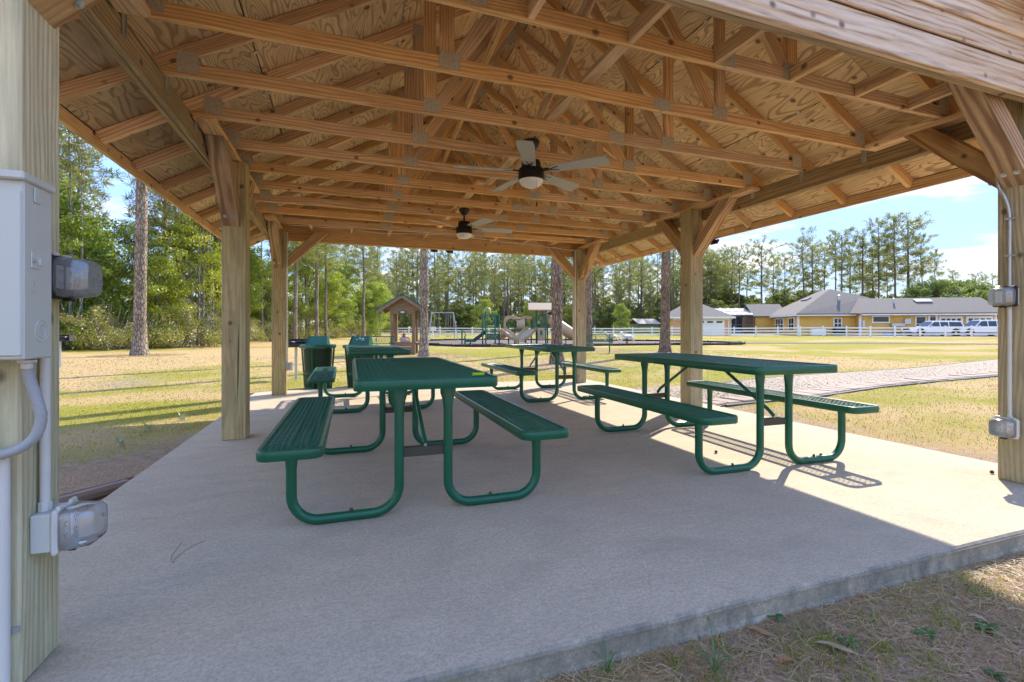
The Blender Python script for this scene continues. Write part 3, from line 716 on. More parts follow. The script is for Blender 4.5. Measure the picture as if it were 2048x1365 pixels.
# knee braces, cut plumb at the post and level under the plank
def knee(post, axis, sgn, w=0.135, off=0.0):
    x, y = post; t = 0.185; run = 0.60; zb = PTOP - run - .002; zt = PTOP - .002; g = PW / 2 + .001
    prof = [(g, zb), (g + run, zt), (g + run - t, zt), (g, zb + t)]
    xd = Vector((sgn, 0, 1)).normalized() if axis == 'x' else Vector((0, sgn, 1)).normalized()
    lat = Vector((0, 1, 0)) if axis == 'x' else Vector((1, 0, 0))
    def P(a, z, q): return Vector((x + sgn * a, y + q + off, z)) if axis == 'x' else Vector((x + q + off, y + sgn * a, z))
    zz = xd.cross(lat); Mx = Matrix((xd, lat, zz)).transposed().to_4x4(); Mx.translation = P(g + run / 2, zb + run / 2, 0); inv = Mx.inverted()
    vs = [inv @ P(a, z, q) for q in (-w / 2, w / 2) for (a, z) in prof]
    m = MB().add(vs, [(0, 1, 2, 3), (7, 6, 5, 4), (0, 4, 5, 1), (1, 5, 6, 2), (2, 6, 7, 3), (3, 7, 4, 0)])
    o = m.build('knee_brace', BR, pav, M=Mx)
    dn = Vector((sgn, 0, -1)).normalized() if axis == 'x' else Vector((0, sgn, -1)).normalized()
    for q in (-.032, .032):
        c = P(g + .075, zb + .075, q) + dn * .002
        rot = dn.to_track_quat('Z', 'Y').to_matrix().to_4x4(); rot.translation = c
        mesh_obj('bolt', BOLT, o, rot)
BOLT = MB().lathe([(.017, 0), (.017, .002), (.0095, .0021), (.0095, .008), (.006, .0085)], 10).mesh('bolt', MAT['galvanised'])
for i, x in enumerate(PX):
    ox = -0.02 if i == 0 else 0.02
    knee((x, PY[0]), 'y', 1, off=ox); knee((x, PY[1]), 'y', -1, off=ox); knee((x, PY[1]), 'y', 1, off=ox); knee((x, PY[2]), 'y', -1, off=ox)
    s = 1 if i == 0 else -1
    knee((x, PY[0]), 'x', s); knee((x, PY[2]), 'x', s)
# bolts through the front beam
BIG_BOLT = MB().lathe([(.022, 0), (.022, .003), (.012, .0031), (.012, .012), (.007, .013)], 12).mesh('bolt', MAT['galvanised'])
for x in (4.22, 4.30, -0.99, -0.91):
    rot = Vector((0, -1, 0)).to_track_quat('Z', 'Y').to_matrix().to_4x4(); rot.translation = (x, 1.629, 2.54 if x in (4.22, -0.91) else 2.49)
    mesh_obj('bolt', BIG_BOLT, pav, rot)
# gable siding, one lapped board above the other
def gable_siding(y, sg, mat):
    z = 2.612
    while z < ZR - 0.16:
        h = 0.155; half = min((ZR - .02 - (z + h * .6)) / SL, 3.3)
        if half < 0.1: break
        board('siding_board', (MIDX - half, y + sg * .012, z + h / 2), (MIDX + half, y + sg * .012, z + h / 2), 0.019, h, mat, pav, up=(0, -sg * 0.13, 1), ch=0.005)
        z += 0.142
gable_siding(1.655, -1, WB); gable_siding(8.333, 1, TR)
# plywood deck in full sheets with gaps, clips in the gaps
rows = [(3.305, 2.2600), (2.2520, 1.2060), (1.1980, 0.1515), (0.1450, 0.003)]
Y0, Y1 = 1.34, 8.66
for s in (-1, 1):
    n = Vector((s * SL, 0, 1)).normalized()
    for r, (a, b) in enumerate(rows):
        cuts = [Y0] + [c for c in np.arange(Y0 + (2.44 if r % 2 == 0 else 1.22), Y1 - .05, 2.44)] + [Y1]
        xm = MIDX + s * (a + b) / 2; w = (a - b) / CL
        for c0, c1 in zip(cuts[:-1], cuts[1:]):
            o = Vector((xm, 0, ztop(xm))) + n * 0.0065
            board('roof_sheet', (o.x, c0 + .0015, o.z), (o.x, c1 - .0015, o.z), w, 0.012, MAT['plywood'], pav, up=n, ch=0.001)
    for q in (2.256, 1.202):
        xm = MIDX + s * q
        for y in [t + .305 for t in TY[:-1]] + [1.98, 8.03]:
            board('panel_clip', (xm - .016 * CL * s, y, ztop(xm) - .001 + .016 * SL * CL), (xm + .016 * CL * s, y, ztop(xm) - .001 - .016 * SL * CL), 0.03, 0.007, MAT['galvanised'], pav, up=n, ch=0.001)
    a = Vector((MIDX + s * .02, 0, ztop(MIDX + .02))) + n * .0132; e = Vector((MIDX + s * 3.30, 0, ztop(MIDX + 3.30))) + n * .0132
    MB().add([(a.x, Y0, a.z), (e.x, Y0, e.z), (e.x, Y1, e.z), (a.x, Y1, a.z)], [(0, 1, 2, 3)]).build('dark_seam_backing', MAT['black_plastic'], pav, M=Matrix.Identity(4))  # black sheet added behind the deck so its open seams read dark
    # shingle field above the deck
    a = Vector((MIDX + s * .0, 0, ZR)) ; e = Vector((MIDX + s * (EAVE + .045), 0, ztop(MIDX + EAVE + .045)))
    m = MB(); lo, hi = n * .014, n * .034
    P = [a + lo, e + lo, e + hi, a + hi]
    m.prism([(p.x, p.z) for p in P], Y0 - .04, Y1 + .04, 'XZ'); m.build('shingle_field', MAT['shingle_brown'], pav, M=Matrix.Identity(4))
    xe = MIDX + s * (EAVE + .016)
    board('fascia', (xe, Y0, 2.352), (xe, (Y0 + Y1) / 2 - .002, 2.352), 0.03, 0.095, TR, pav); board('fascia', (xe, (Y0 + Y1) / 2 + .002, 2.352), (xe, Y1, 2.352), 0.03, 0.095, TR, pav)
    for y in (Y0 - .012, Y1 + .012):
        p0 = Vector((MIDX + s * .02, y, ztop(MIDX + .02))) - n * .062; p1 = Vector((MIDX + s * (EAVE + .01), y, ztop(MIDX + EAVE + .01))) - n * .062
        board('rake_board', p0, p1, 0.019, 0.14, WB, pav, up=n)
# ---------------------------------------------------------------- picnic tables
def rounded(w, l, r, n=6):
    pts = []
    for (cx, cy, a0) in ((w / 2 - r, l / 2 - r, 0), (-w / 2 + r, l / 2 - r, 90), (-w / 2 + r, -l / 2 + r, 180), (w / 2 - r, -l / 2 + r, 270)):
        for k in range(n + 1): a = R(a0 + 90 * k / n); pts.append((cx + r * math.cos(a), cy + r * math.sin(a), math.cos(a), math.sin(a)))
    return pts
def rim(w, l, r, zt, h, cx=0.0):
    prof = [(-.026, -.013), (-.024, -.002), (-.016, 0.0), (-.008, 0.0), (-.003, -.003), (0, -.010), (0, -h + .006), (-.004, -h), (-.010, -h + .002), (-.010, -.02)]
    P = rounded(w, l, r); V = []; F = []; k = len(prof)
    for (x, y, nx, ny) in P:
        for (o, z) in prof: V.append((cx + x + nx * o, y + ny * o, zt + z))
    n = len(P)
    for i in range(n):
        for j in range(k - 1): F.append((i * k + j, i * k + j + 1, ((i + 1) % n) * k + j + 1, ((i + 1) % n) * k + j))
    m = MB(); m.add(V, F); return m
def expanded_mesh(w, l, zt, cx=0.0, LW=0.058, SW=0.0165, sw=0.0042, th=0.0042):
    """diamond lattice: strands zig-zag, long way across the width"""
    V = []; F = []
    nx = max(1, int(round(w / LW))); ny = int(round(l / SW)); LWx = w / nx; SWy = l / ny
    for j in range(ny + 1):
        y0 = -l / 2 + j * SWy
        pts = []
        for i in range(2 * nx + 1):
            dy = (SWy / 2) * (1 if i % 2 == 0 else -1) * (1 if j % 2 == 0 else -1)
            pts.append((cx - w / 2 + i * LWx / 2, min(max(y0 + dy, -l / 2), l / 2)))
        for i in range(len(pts) - 1):
            (xa, ya), (xb, yb) = pts[i], pts[i + 1]
            dx, dy = xb - xa, yb - ya; L = math.hypot(dx, dy) or 1; nx_, ny_ = -dy / L * sw / 2, dx / L * sw / 2
            o = len(V)
            V += [(xa - nx_, ya - ny_, zt - th), (xa + nx_, ya + ny_, zt - th), (xa + nx_ * .6, ya + ny_ * .6, zt), (xa - nx_ * .6, ya - ny_ * .6, zt),
                  (xb - nx_, yb - ny_, zt - th), (xb + nx_, yb + ny_, zt - th), (xb + nx_ * .6, yb + ny_ * .6, zt), (xb - nx_ * .6, yb - ny_ * .6, zt)]
            F += [(o, o + 1, o + 5, o + 4), (o + 1, o + 2, o + 6, o + 5), (o + 2, o + 3, o + 7, o + 6), (o + 3, o, o + 4, o + 7)]
    return V, F
GP = MAT['green_plastisol']
TL, TW, SO, SWD, SLN, TZ, SZ = 1.884, 0.748, 0.658, 0.297, 1.873, 0.76, 0.445
def make_table():
    t = thing('picnic_table', 'x', 'picnic table', None, 'green picnic tables on the slab')
    top = rim(TW, TL, 0.055, TZ, 0.056).build('table_top', GP, t, True)
    V, F = expanded_mesh(TW - .03, TL - .03, TZ - .006); mesh_obj('mesh_deck', np_mesh('mesh_deck', V, np.array(F), GP), top)
    m = MB()
    for x in (-.14, .14): m.box((x, 0, TZ - .026), (.022, TL - .03, .028))
    for y in (-.72, 0, .72): m.box((0, y, TZ - .030), (TW - .03, .03, .024))
    m.build('deck_bars', GP, top)
    for s in (-1, 1):
        st = rim(SWD, SLN, 0.06, SZ, 0.050, s * SO).build('seat', GP, t, True)
        V, F = expanded_mesh(SWD - .03, SLN - .03, SZ - .006, s * SO); mesh_obj('mesh_deck', np_mesh('mesh_deck', V, np.array(F), GP), st)
        m = MB(); m.box((s * SO, 0, SZ - .026), (.022, SLN - .03, .026))
        for y in (-.72, .72): m.box((s * SO, y, SZ - .032), (SWD - .03, .05, .02))
        m.build('deck_bars', GP, st)
        for e in (-1, 1):
            y = e * 0.72; r = .026; xi, xo = s * .135, s * .672; b = 0.135; pts = []; fl = []
            top_z = TZ - .044
            for z, f in ((top_z, (1.75, .55)), (top_z - .06, (1.7, .6)), (top_z - .10, (1.25, .85)), (top_z - .15, (1, 1)), (b + r, (1, 1))): pts.append((xi, y, z)); fl.append(f)
            for k in range(1, 8): a = PI / 2 * k / 8; pts.append((xi + s * b * (1 - math.cos(a)), y, r + b * (1 - math.sin(a)))); fl.append((1, 1))
            pts.append((xi + s * b, y, r)); fl.append((1, 1)); pts.append((xo - s * b, y, r)); fl.append((1, 1))
            for k in range(1, 8): a = PI / 2 * k / 8; pts.append((xo - s * b + s * b * math.sin(a), y, r + b * (1 - math.cos(a)))); fl.append((1, 1))
            for z, f in ((r + b, (1, 1)), (SZ - .15, (1, 1)), (SZ - .10, (1.15, .9)), (SZ - .04, (1.6, .6))): pts.append((xo, y, z)); fl.append(f)
            lg = MB().tube(pts, r, 12, True, None, [(f[1], f[0]) if False else f for f in fl]).build('leg', GP, t, True)
            MB().lathe([(.007, 0), (.009, .002), (.009, .012), (.005, .018)], 8, ((xi + xo) / 2 - s * .02, y, r * 2 - .004)).build('anchor_bolt', MAT['rusty_steel'], lg)
    for e in (-1, 1):
        cb = MB().box((0, e * .72, .335), (.22, .004, .05)).box((0, e * .72 - e * .02, .358), (.22, .04, .004)).build('cross_bar', MAT['rusty_steel'], t)
        MB().lathe([(.009, 0), (.009, .012), (.005, .015)], 8, (0.01, e * .72 - e * .016, .360)).build('bolt', MAT['galvanised'], cb)
        MB().tube([(0.01, e * .705, .375), (0.005, e * .66, .415), (0.0, e * .16, TZ - .045)], .0135, 8).build('diagonal_strut', GP, t, True)
    return t
tab = make_table()
SPOTS = [(0.4238, 3.3518, -.0121, 'green mesh picnic table nearest the camera, with a lime green marker on it'), (0.3957, 6.7739, .0042, 'green mesh picnic table at the far left in front of the litter bins'),
         (2.9748, 6.7974, -.0081, 'green mesh picnic table at the far right corner near the conduit post'), (2.9842, 3.3285, -.0232, 'green mesh picnic table on the right, half in sunlight')]
for i, (x, y, a, lb) in enumerate(SPOTS):
    if i == 0: tab.matrix_basis = T(x, y, 0, a); WORLD[tab] = tab.matrix_basis.copy(); tab['label'] = lb
    else: dup(tab, T(x, y, 0, a), lb)
# lime marker lying on the nearest table
mk = thing('marker_pen', 'lime green marker pen lying on the nearest picnic table', 'marker', T(.69, 2.475, TZ + .008, R(8)))
MB().tube([(-.04, 0, 0), (.028, 0, 0)], .0085, 12).build('barrel', MAT['lime_plastic'], mk, True); MB().tube([(.0285, 0, 0), (.045, 0, 0)], .0065, 12).build('cap', MAT['black_plastic'], mk, True)

# ---------------------------------------------------------------- ceiling fans
def make_fan():
    t = thing('ceiling_fan', 'x', 'ceiling fan', None, 'ceiling fans hung under the trusses')
    MB().lathe([(.072, 0), (.072, -.012), (.060, -.05), (.036, -.078), (.030, -.082)], 24).build('canopy', MAT['black_metal'], t, True)
    MB().tube([(0, 0, -.075), (0, 0, -.17)], .0125, 12).build('downrod', MAT['black_metal'], t, True)
    MB().lathe([(.03, -.165), (.078, -.175), (.085, -.20), (.085, -.235), (.108, -.245), (.112, -.26), (.112, -.335), (.106, -.342)], 28).build('motor_housing', MAT['black_metal'], t, True)
    MB().lathe([(.106, -.342), (.104, -.352), (.090, -.375), (.062, -.393), (.03, -.402), (.002, -.404)], 28).build('light_globe', MAT['globe_glass'], t, True)
    ch = MB().tube([(.075, -.06, -.33), (.077, -.062, -.55)], .0018, 6).build('pull_chain', MAT['galvanised'], t); MB().lathe([(.002, 0), (.006, -.012), (.005, -.035), (.001, -.04)], 8, (.077, -.062, -.55)).build('pull_knob', MAT['black_metal'], ch)
    for k in range(5):
        A = Matrix.Rotation(2 * PI * k / 5, 4, 'Z') @ Matrix.Translation((0, 0, -.262)) @ Matrix.Rotation(R(-12), 4, 'X')
        V = []; n = 8
        for i in range(n + 1):
            q = i / n; x = .17 + .49 * q; w = .052 + .022 * q
            if i == n: w -= .012
            for (yy, zz) in ((-w, .003), (w, .003), (w, -.003), (-w, -.003)): V.append(A @ Vector((x + (.02 if i == n and yy > 0 else 0), yy, zz)))
        F = []
        for i in range(n):
            for j in range(4): F.append((i * 4 + j, i * 4 + (j + 1) % 4, i * 4 + 4 + (j + 1) % 4, i * 4 + 4 + j))
        F += [(3, 2, 1, 0), (n * 4, n * 4 + 1, n * 4 + 2, n * 4 + 3)]
        bl = MB().add(V, F).build('blade', MAT['blade_grey'], t)
        vs = [A @ Vector(v) for v in [(.09, -.018, .004), (.09, .018, .004), (.17, .012, .007), (.25, .035, .008), (.25, .022, .008), (.185, 0, .008), (.25, -.022, .008), (.25, -.035, .008), (.17, -.012, .007)]]
        vs += [v + Vector((0, 0, -.012)) for v in vs]
        m = MB(); m.add(vs, [tuple(range(9)), tuple(range(17, 8, -1))] + [(i, i + 9, (i + 1) % 9 + 9, (i + 1) % 9) for i in range(9)]); m.build('blade_bracket', MAT['black_metal'], bl)
    return t
fan = make_fan(); fan.matrix_basis = T(1.525, 3.80, 2.645, R(-44)); WORLD[fan] = fan.matrix_basis.copy(); fan['label'] = 'nearer black ceiling fan with five grey blades and a white globe'
dup(fan, T(1.525, 6.235, 2.645, R(-75)), 'farther black ceiling fan with grey blades and a white globe')
# a mounting block above each fan, nailed between two chords
for y in (3.80, 6.235): board('blocking', (1.525, y - .285, 2.668), (1.525, y + .285, 2.668), 0.13, 0.038, TR, pav)

# ---------------------------------------------------------------- electrical gear
def outlet(name, label, M, body_mat, cover='smoke_cover', grp=None, depth=.05):
    """box against a post face: local +X points out of the face, Y along the post's width, Z up"""
    t = thing(name, label, 'outlet box', M, grp)
    MB().cbox((depth / 2, 0, 0), (depth, .112, .112), .004).build('back_box', MAT[body_mat], t)
    MB().cbox((depth + .008, 0, 0), (.016, .128, .135), .007).build('gasket_flange', MAT['pvc_grey'] if cover == 'clear_cover' else MAT['black_plastic'], t)
    P = []
    for (x, w, h) in ((depth + .016, .058, .060), (depth + .030, .060, .063), (depth + .085, .054, .056), (depth + .096, .046, .048)): P.append((x, w, h))
    V = []; F = []; n = 20
    for (x, w, h) in P:
        for k in range(n):
            a = 2 * PI * k / n; cc, ss = math.cos(a), math.sin(a); q = 0.38
            V.append((x, math.copysign(abs(cc) ** q, cc) * w, math.copysign(abs(ss) ** q, ss) * h))
    for i in range(len(P) - 1):
        for k in range(n): F.append((i * n + k, i * n + (k + 1) % n, (i + 1) * n + (k + 1) % n, (i + 1) * n + k))
    F.append(tuple((len(P) - 1) * n + k for k in range(n)))
    MB().add(V, F).build('bubble_cover', MAT[cover], t, True)
    for y in (-.027, .027):
        r = MB().cbox((depth + .018, y, 0), (.006, .036, .07), .003).build('receptacle', MAT['white_plastic'], t)
        mm = MB()
        for z in (-.018, .018):
            for yy in (-.006, .006): mm.box((depth + .0215, y + yy, z), (.001, .002, .008))
            mm.box((depth + .0215, y, z - .010), (.001, .004, .004))
        mm.build('socket_slots', MAT['black_plastic'], r)
    m = MB()
    for y in (-.035, .035): m.tube([(depth + .012, y - .012, .068), (depth + .012, y + .012, .068)], .006, 8)
    m.build('hinge', MAT['pvc_grey'], t, True)
    m = MB(); m.cbox((depth + .03, 0, -.068), (.02, .03, .010), .002); m.build('latch', MAT['black_plastic'], t)
    return t
XL, XR = PX[0] + PW / 2 + .001, PX[1] - PW / 2 - .001
outlet('outlet_box', 'grey outlet box with clear bubble cover low on the near left post', T(XL, 1.803, .413), 'panel_grey', 'clear_cover')
outlet('outlet_box', 'smoky bubble covered outlet beside the grey electrical panel', T(XL, 1.845, 1.170), 'black_plastic', 'smoke_cover', depth=.02)
outlet('outlet_box', 'upper bubble covered outlet box on the near right post', T(XR, 1.852, 1.228, PI), 'pvc_grey', 'smoke_cover', depth=.03)
outlet('outlet_box', 'lower bubble covered outlet box on the near right post', T(XR, 1.848, .360, PI), 'pvc_grey', 'clear_cover', depth=.03)
# breaker panel on the front face of the near left post
ep = thing('electrical_panel', 'pale grey electrical breaker panel on the near left post', 'electrical panel', T(-.972, 1.709, .93))
MB().cbox((0, -.064, .235), (.368, .126, .47), .004).build('cabinet', MAT['panel_grey'], ep)
MB().cbox((0, -.071, .478), (.384, .146, .022), .004).build('rain_cap', MAT['panel_grey'], ep)
lid = MB().cbox((0, -.130, .225), (.362, .006, .43), .003).build('door', MAT['panel_grey'], ep); MB().box((.02, -.1335, .02), (.003, .002, .003)).build('door_screw', MAT['galvanised'], lid)
hs = MB().cbox((.186, -.085, .265), (.004, .035, .045), .002).cbox((.191, -.072, .262), (.008, .012, .02), .002).build('hasp', MAT['panel_grey'], ep); MB().lathe([(.005, 0), (.005, .004)], 10, (.188, -.095, .262), Matrix.Rotation(PI / 2, 3, 'Y')).build('rivet', MAT['galvanised'], hs)
MB().cbox((.1865, -.075, .44), (.004, .03, .04), .002).build('hinge_bracket', MAT['panel_grey'], ep)
m = MB()
for r0 in (.030, .018): m.tube([(.1848, -.052 + r0 * math.cos(a), .075 + r0 * math.sin(a)) for a in np.linspace(0, 2 * PI, 21)], .0016, 6, False)
m.build('knockout', MAT['panel_grey'], ep, True)
# embossed maker's mark on the cabinet side
m = MB(); m.tube([(.1848, -.088 + .008 * math.cos(a), .19 + .011 * math.sin(a)) for a in np.linspace(.6, 5.6, 13)], .001, 5, False); m.tube([(.1848, -.088 + .009 * math.cos(a), .19 - .0 + .018 * math.sin(a)) for a in np.linspace(0, 2 * PI, 17)], .0007, 5, False)
m.build('embossed_mark', MAT['panel_grey'], ep)
def conduit(name, label, pts, r, mat, cat='conduit', rib=False, n=8):
    P = bezier(pts, n) if len(pts) > 2 else [Vector(p) for p in pts]
    if rib:
        Q = []; L = 0
        for a, b in zip(P[:-1], P[1:]):
            k = max(1, int((b - a).length / .0035))
            for i in range(k): Q.append(a.lerp(b, i / k))
        rad = [r * (1 + .06 * math.sin(i * 2.1)) for i in range(len(Q))]
        return tag(MB().tube(Q, r, 14, True, rad).build(name, MAT[mat], None, True), label, cat)
    return tag(MB().tube(P, r, 14).build(name, MAT[mat], None, True), label, cat)
conduit('flexible_conduit', 'ribbed grey flexible conduit looping out of the panel bottom', [(-.822, 1.665, .935), (-.820, 1.668, .88), (-.806, 1.672, .82), (-.797, 1.674, .765), (-.808, 1.672, .715), (-.842, 1.668, .682), (-.90, 1.66, .668), (-.99, 1.655, .672), (-1.08, 1.66, .70)], .0135, 'flex_grey', rib=True)
cn = thing('conduit_connector', 'shiny conduit connector under the grey panel', 'connector', T(-.822, 1.665, .922)); MB().lathe([(.019, -.006), (.021, -.004), (.021, .004), (.016, .0065)], 8).build('lock_nut', MAT['galvanised'], cn); MB().lathe([(.0155, -.020), (.0155, -.0062)], 16).build('ferrule', MAT['galvanised'], cn, True)
pv1 = thing('rigid_conduit', 'white rigid conduit feeding the low outlet box on the left post', 'conduit', T(XL + .017, 1.79, .470)); MB().tube([(0, 0, 0), (0, 0, .60)], .0125, 14).build('pipe', MAT['pvc_grey'], pv1, True); MB().lathe([(.0165, 0), (.0165, .025), (.0126, .026)], 8).build('coupling', MAT['pvc_grey'], pv1)
cl = thing('ground_conduit', 'pale conduit running down the front of the near left post', 'conduit', T(-.885, 1.692, 0.0)); MB().tube([(0, 0, 0), (0, 0, .66)], .0125, 14).build('pipe', MAT['pvc_grey'], cl, True); MB().box((0.017, .012, .17), (.02, .006, .016)).build('strap', MAT['galvanised'], cl)
# near right post
c2 = thing('rigid_conduit', 'white conduit joining the two outlet boxes on the right post', 'conduit', T(XR - .016, 1.838, .422)); MB().tube([(0, 0, 0), (0, 0, .742)], .0115, 14).build('pipe', MAT['pvc_grey'], c2, True); MB().lathe([(.015, 0), (.015, .02), (.0117, .021)], 8).build('coupling', MAT['pvc_grey'], c2)
c3 = thing('rigid_conduit', 'galvanised conduit bending up the near right post above the outlets', 'conduit', T(0, 0, 0)); MB().tube(bezier([(XR - .016, 1.838, 1.292), (XR - .016, 1.838, 1.55), (XR - .016, 1.84, 1.78), (XR - .017, 1.865, 1.90), (XR - .018, 1.895, 1.985), (XR - .018, 1.905, 2.2), (XR - .018, 1.905, 2.54)], 6), .0105, 12).build('pipe', MAT['galvanised'], c3, True)
for z in (1.50, 1.745): MB().box((XR - .008, 1.838, z), (.014, .055, .014)).box((XR - .0285, 1.838, z), (.004, .026, .014)).build('strap', MAT['galvanised'], c3)
# far posts
tag(MB().tube([(XR - .016, 8.07, .0), (XR - .016, 8.07, 2.52)], .0125, 10).build('rigid_conduit', MAT['pvc_grey'], None, True), 'tall grey conduit on the far right post', 'conduit')
tag(MB().tube(bezier([(XL + .014, 8.06, .50), (XL + .02, 8.05, .75), (XL + .014, 8.06, 1.0), (XL + .014, 8.06, 1.6), (XL + .014, 8.06, 2.52)], 5), .011, 10).build('rigid_conduit', MAT['pvc_grey'], None, True), 'grey conduit down the far left post to a small box', 'conduit')
ob = thing('outlet_box', 'small grey two lid outlet box on the far left post', 'outlet box', T(XL + .03, 8.06, .44)); MB().cbox((0, 0, 0), (.06, .075, .12), .004).build('back_box', MAT['flex_grey'], ob); MB().cbox((0, -.040, 0), (.058, .006, .116), .002).build('front_lid', MAT['flex_grey'], ob); MB().cbox((.046, 0, 0), (.03, .07, .125), .004).build('side_lid', MAT['pvc_grey'], ob)
# sagging cable along the back chord
tag(MB().tube(bezier([(-.80, 7.80, 2.585), (.0, 7.81, 2.59), (.55, 7.80, 2.555), (1.3, 7.80, 2.59), (2.1, 7.80, 2.575), (2.7, 7.82, 2.55), (3.4, 7.86, 2.52), (4.15, 7.98, 2.50)], 8), .0055, 6).build('power_cable', MAT['wire_grey'], None, True), 'thin white cable sagging under the last truss', 'cable')
# flood lights under the eaves
def flood(label, p, rz):
    t = thing('flood_light', label, 'flood light', T(p[0], p[1], p[2], rz), 'flood lights under the roof edges')
    MB().cbox((0, 0, 0.0), (.05, .05, .03), .004).build('mount', MAT['black_metal'], t)
    Mx = Matrix.Rotation(R(35), 3, 'X')
    MB().cbox((0, -.03, -.028), (.13, .03, .07), .006, Mx).build('lamp_head', MAT['black_metal'], t); MB().box((0, -.046, -.036), (.11, .004, .055), 0, Mx).build('lens', MAT['blade_grey'], t)
flood('small flood light under the right roof edge', (4.93, 5.35, 2.285), R(90))
flood('left of two small flood lights under the back beam', (1.50, 8.335, 2.452), R(180))
flood('right of two small flood lights under the back beam', (1.78, 8.335, 2.452), R(180))
# ---------------------------------------------------------------- things standing around the pavilion
def facing(u, d, extra=0.0, dz=0.0):
    p = at(u, d, dz); return T(p.x, p.y, p.z, -HEAD + extra)
# litter bins
def make_bin():
    t = thing('litter_bin', 'x', 'litter bin', None, 'litter bins at the far end of the slab')
    r0, r1, h, n = .235, .295, .80, 40
    V = []; F = []
    def strand(a0, a1, steps):
        prev = None
        for k in range(steps + 1):
            q = k / steps; a = a0 + (a1 - a0) * q; r = r0 + (r1 - r0) * q; z = .03 + (h - .06) * q; w = .0028
            e1 = Vector((-math.sin(a), math.cos(a), 0)) * w; p = Vector((r * math.cos(a), r * math.sin(a), z)); o = len(V); V.extend([tuple(p - e1), tuple(p + e1)])
            if prev is not None: F.append((prev, prev + 1, o + 1, o))
            prev = o
    for k in range(n):
        a = 2 * PI * k / n; strand(a, a + 2.2, 14); strand(a, a - 2.2, 14)
    mesh_obj('basket_mesh', np_mesh('basket_mesh', V, np.array(F), MAT['green_plastisol']), t)
    MB().lathe([(.19, .03), (.215, .03), (.255, h - .05), (.235, h - .05)], 28).build('liner', MAT['black_plastic'], t, True)
    m = MB()
    for z in (.02, .30):
        rr = r0 + (r1 - r0) * z / h; m.lathe([(rr + .004, z - .018), (rr + .004, z + .018), (rr - .003, z + .018), (rr - .003, z - .018), (rr + .004, z - .018)], 32, caps=False)
    m.build('hoop', MAT['green_plastisol'], t)
    for k in range(4):
        a = -PI / 2 + k * PI / 2; e = Vector((math.cos(a), math.sin(a), 0)); MB().tube([e * (r0 + .008) + Vector((0, 0, .0)), e * (r1 + .008) + Vector((0, 0, h))], .017, 6).build('upright', MAT['green_plastisol'], t)
    MB().lathe([(.20, h + .03), (.318, h + .03), (.326, h + .02), (.326, h - .03), (.315, h - .035)], 36, caps=False).build('lid_ring', MAT['green_plastisol'], t, True)
    hd = MB().add([(-.19, -.10, h + .03), (.19, -.10, h + .03), (.17, .02, h + .19), (-.17, .02, h + .19), (-.19, .12, h + .03), (.19, .12, h + .03), (.17, .08, h + .19), (-.17, .08, h + .19)],
        [(0, 1, 2, 3), (5, 4, 7, 6), (4, 0, 3, 7), (1, 5, 6, 2), (3, 2, 6, 7)]).build('hood', MAT['green_plastisol'], t)
    m = MB()
    for s in (-1, 1): m.tube([(s * .19, -.104, h + .03), (s * .17, .012, h + .195)], .010, 6)
    m.build('hood_edge', MAT['green_plastisol'], hd, True)
    return t
lb = make_bin(); lb.matrix_basis = facing(636, 8.95, 0.05); WORLD[lb] = lb.matrix_basis.copy(); lb['label'] = 'left green mesh litter bin with hooded lid'
r2 = dup(lb, facing(722, 8.85, -0.08), 'right green mesh litter bin with scratched hood')
m = MB()
for k in range(7): m.cbox((random.uniform(-.08, .10), -.052 + .0, .91 + random.uniform(-.03, .05)), (random.uniform(.012, .035), .002, random.uniform(.008, .03)), .001, Matrix.Rotation(R(-36), 3, 'X'))
MB_ = m.build('paint_scratch', MAT['trim_white'], r2)

# pedestal grills
def grill(label, M):
    t = thing('pedestal_grill', label, 'grill', M, 'black pedestal grills on the lawn')
    MB().tube([(0, 0, -.05), (0, 0, .72)], .03, 10).build('pedestal', MAT['galvanised'], t, True)
    bx = MB().box((0, 0, .735), (.50, .40, .02)).box((-.245, 0, .82), (.008, .40, .16)).box((.245, 0, .82), (.008, .40, .16)).box((0, .196, .82), (.49, .008, .16)).build('fire_box', MAT['grill_black'], t)
    m = MB()
    for i in range(14): m.tube([(-.23 + .46 * i / 13, -.21, .845), (-.23 + .46 * i / 13, .18, .845)], .006, 5)
    m.build('grate', MAT['grill_black'], t)
    for s in (-1, 1): MB().tube([(s * .2, -.20, .845), (s * .2, -.30, .85), (s * .2, -.33, .835)], .012, 6).build('handle', MAT['galvanised'], t)
    MB().box((-.05, -.2, .775), (.40, .006, .06)).build('front_lip', MAT['grill_black'], bx)
grill('black pedestal grill beside the left litter bin', facing(592, 10.6, 0.9)); grill('black pedestal grill on the lawn at the far left edge', facing(120, 13.2, 0.5))

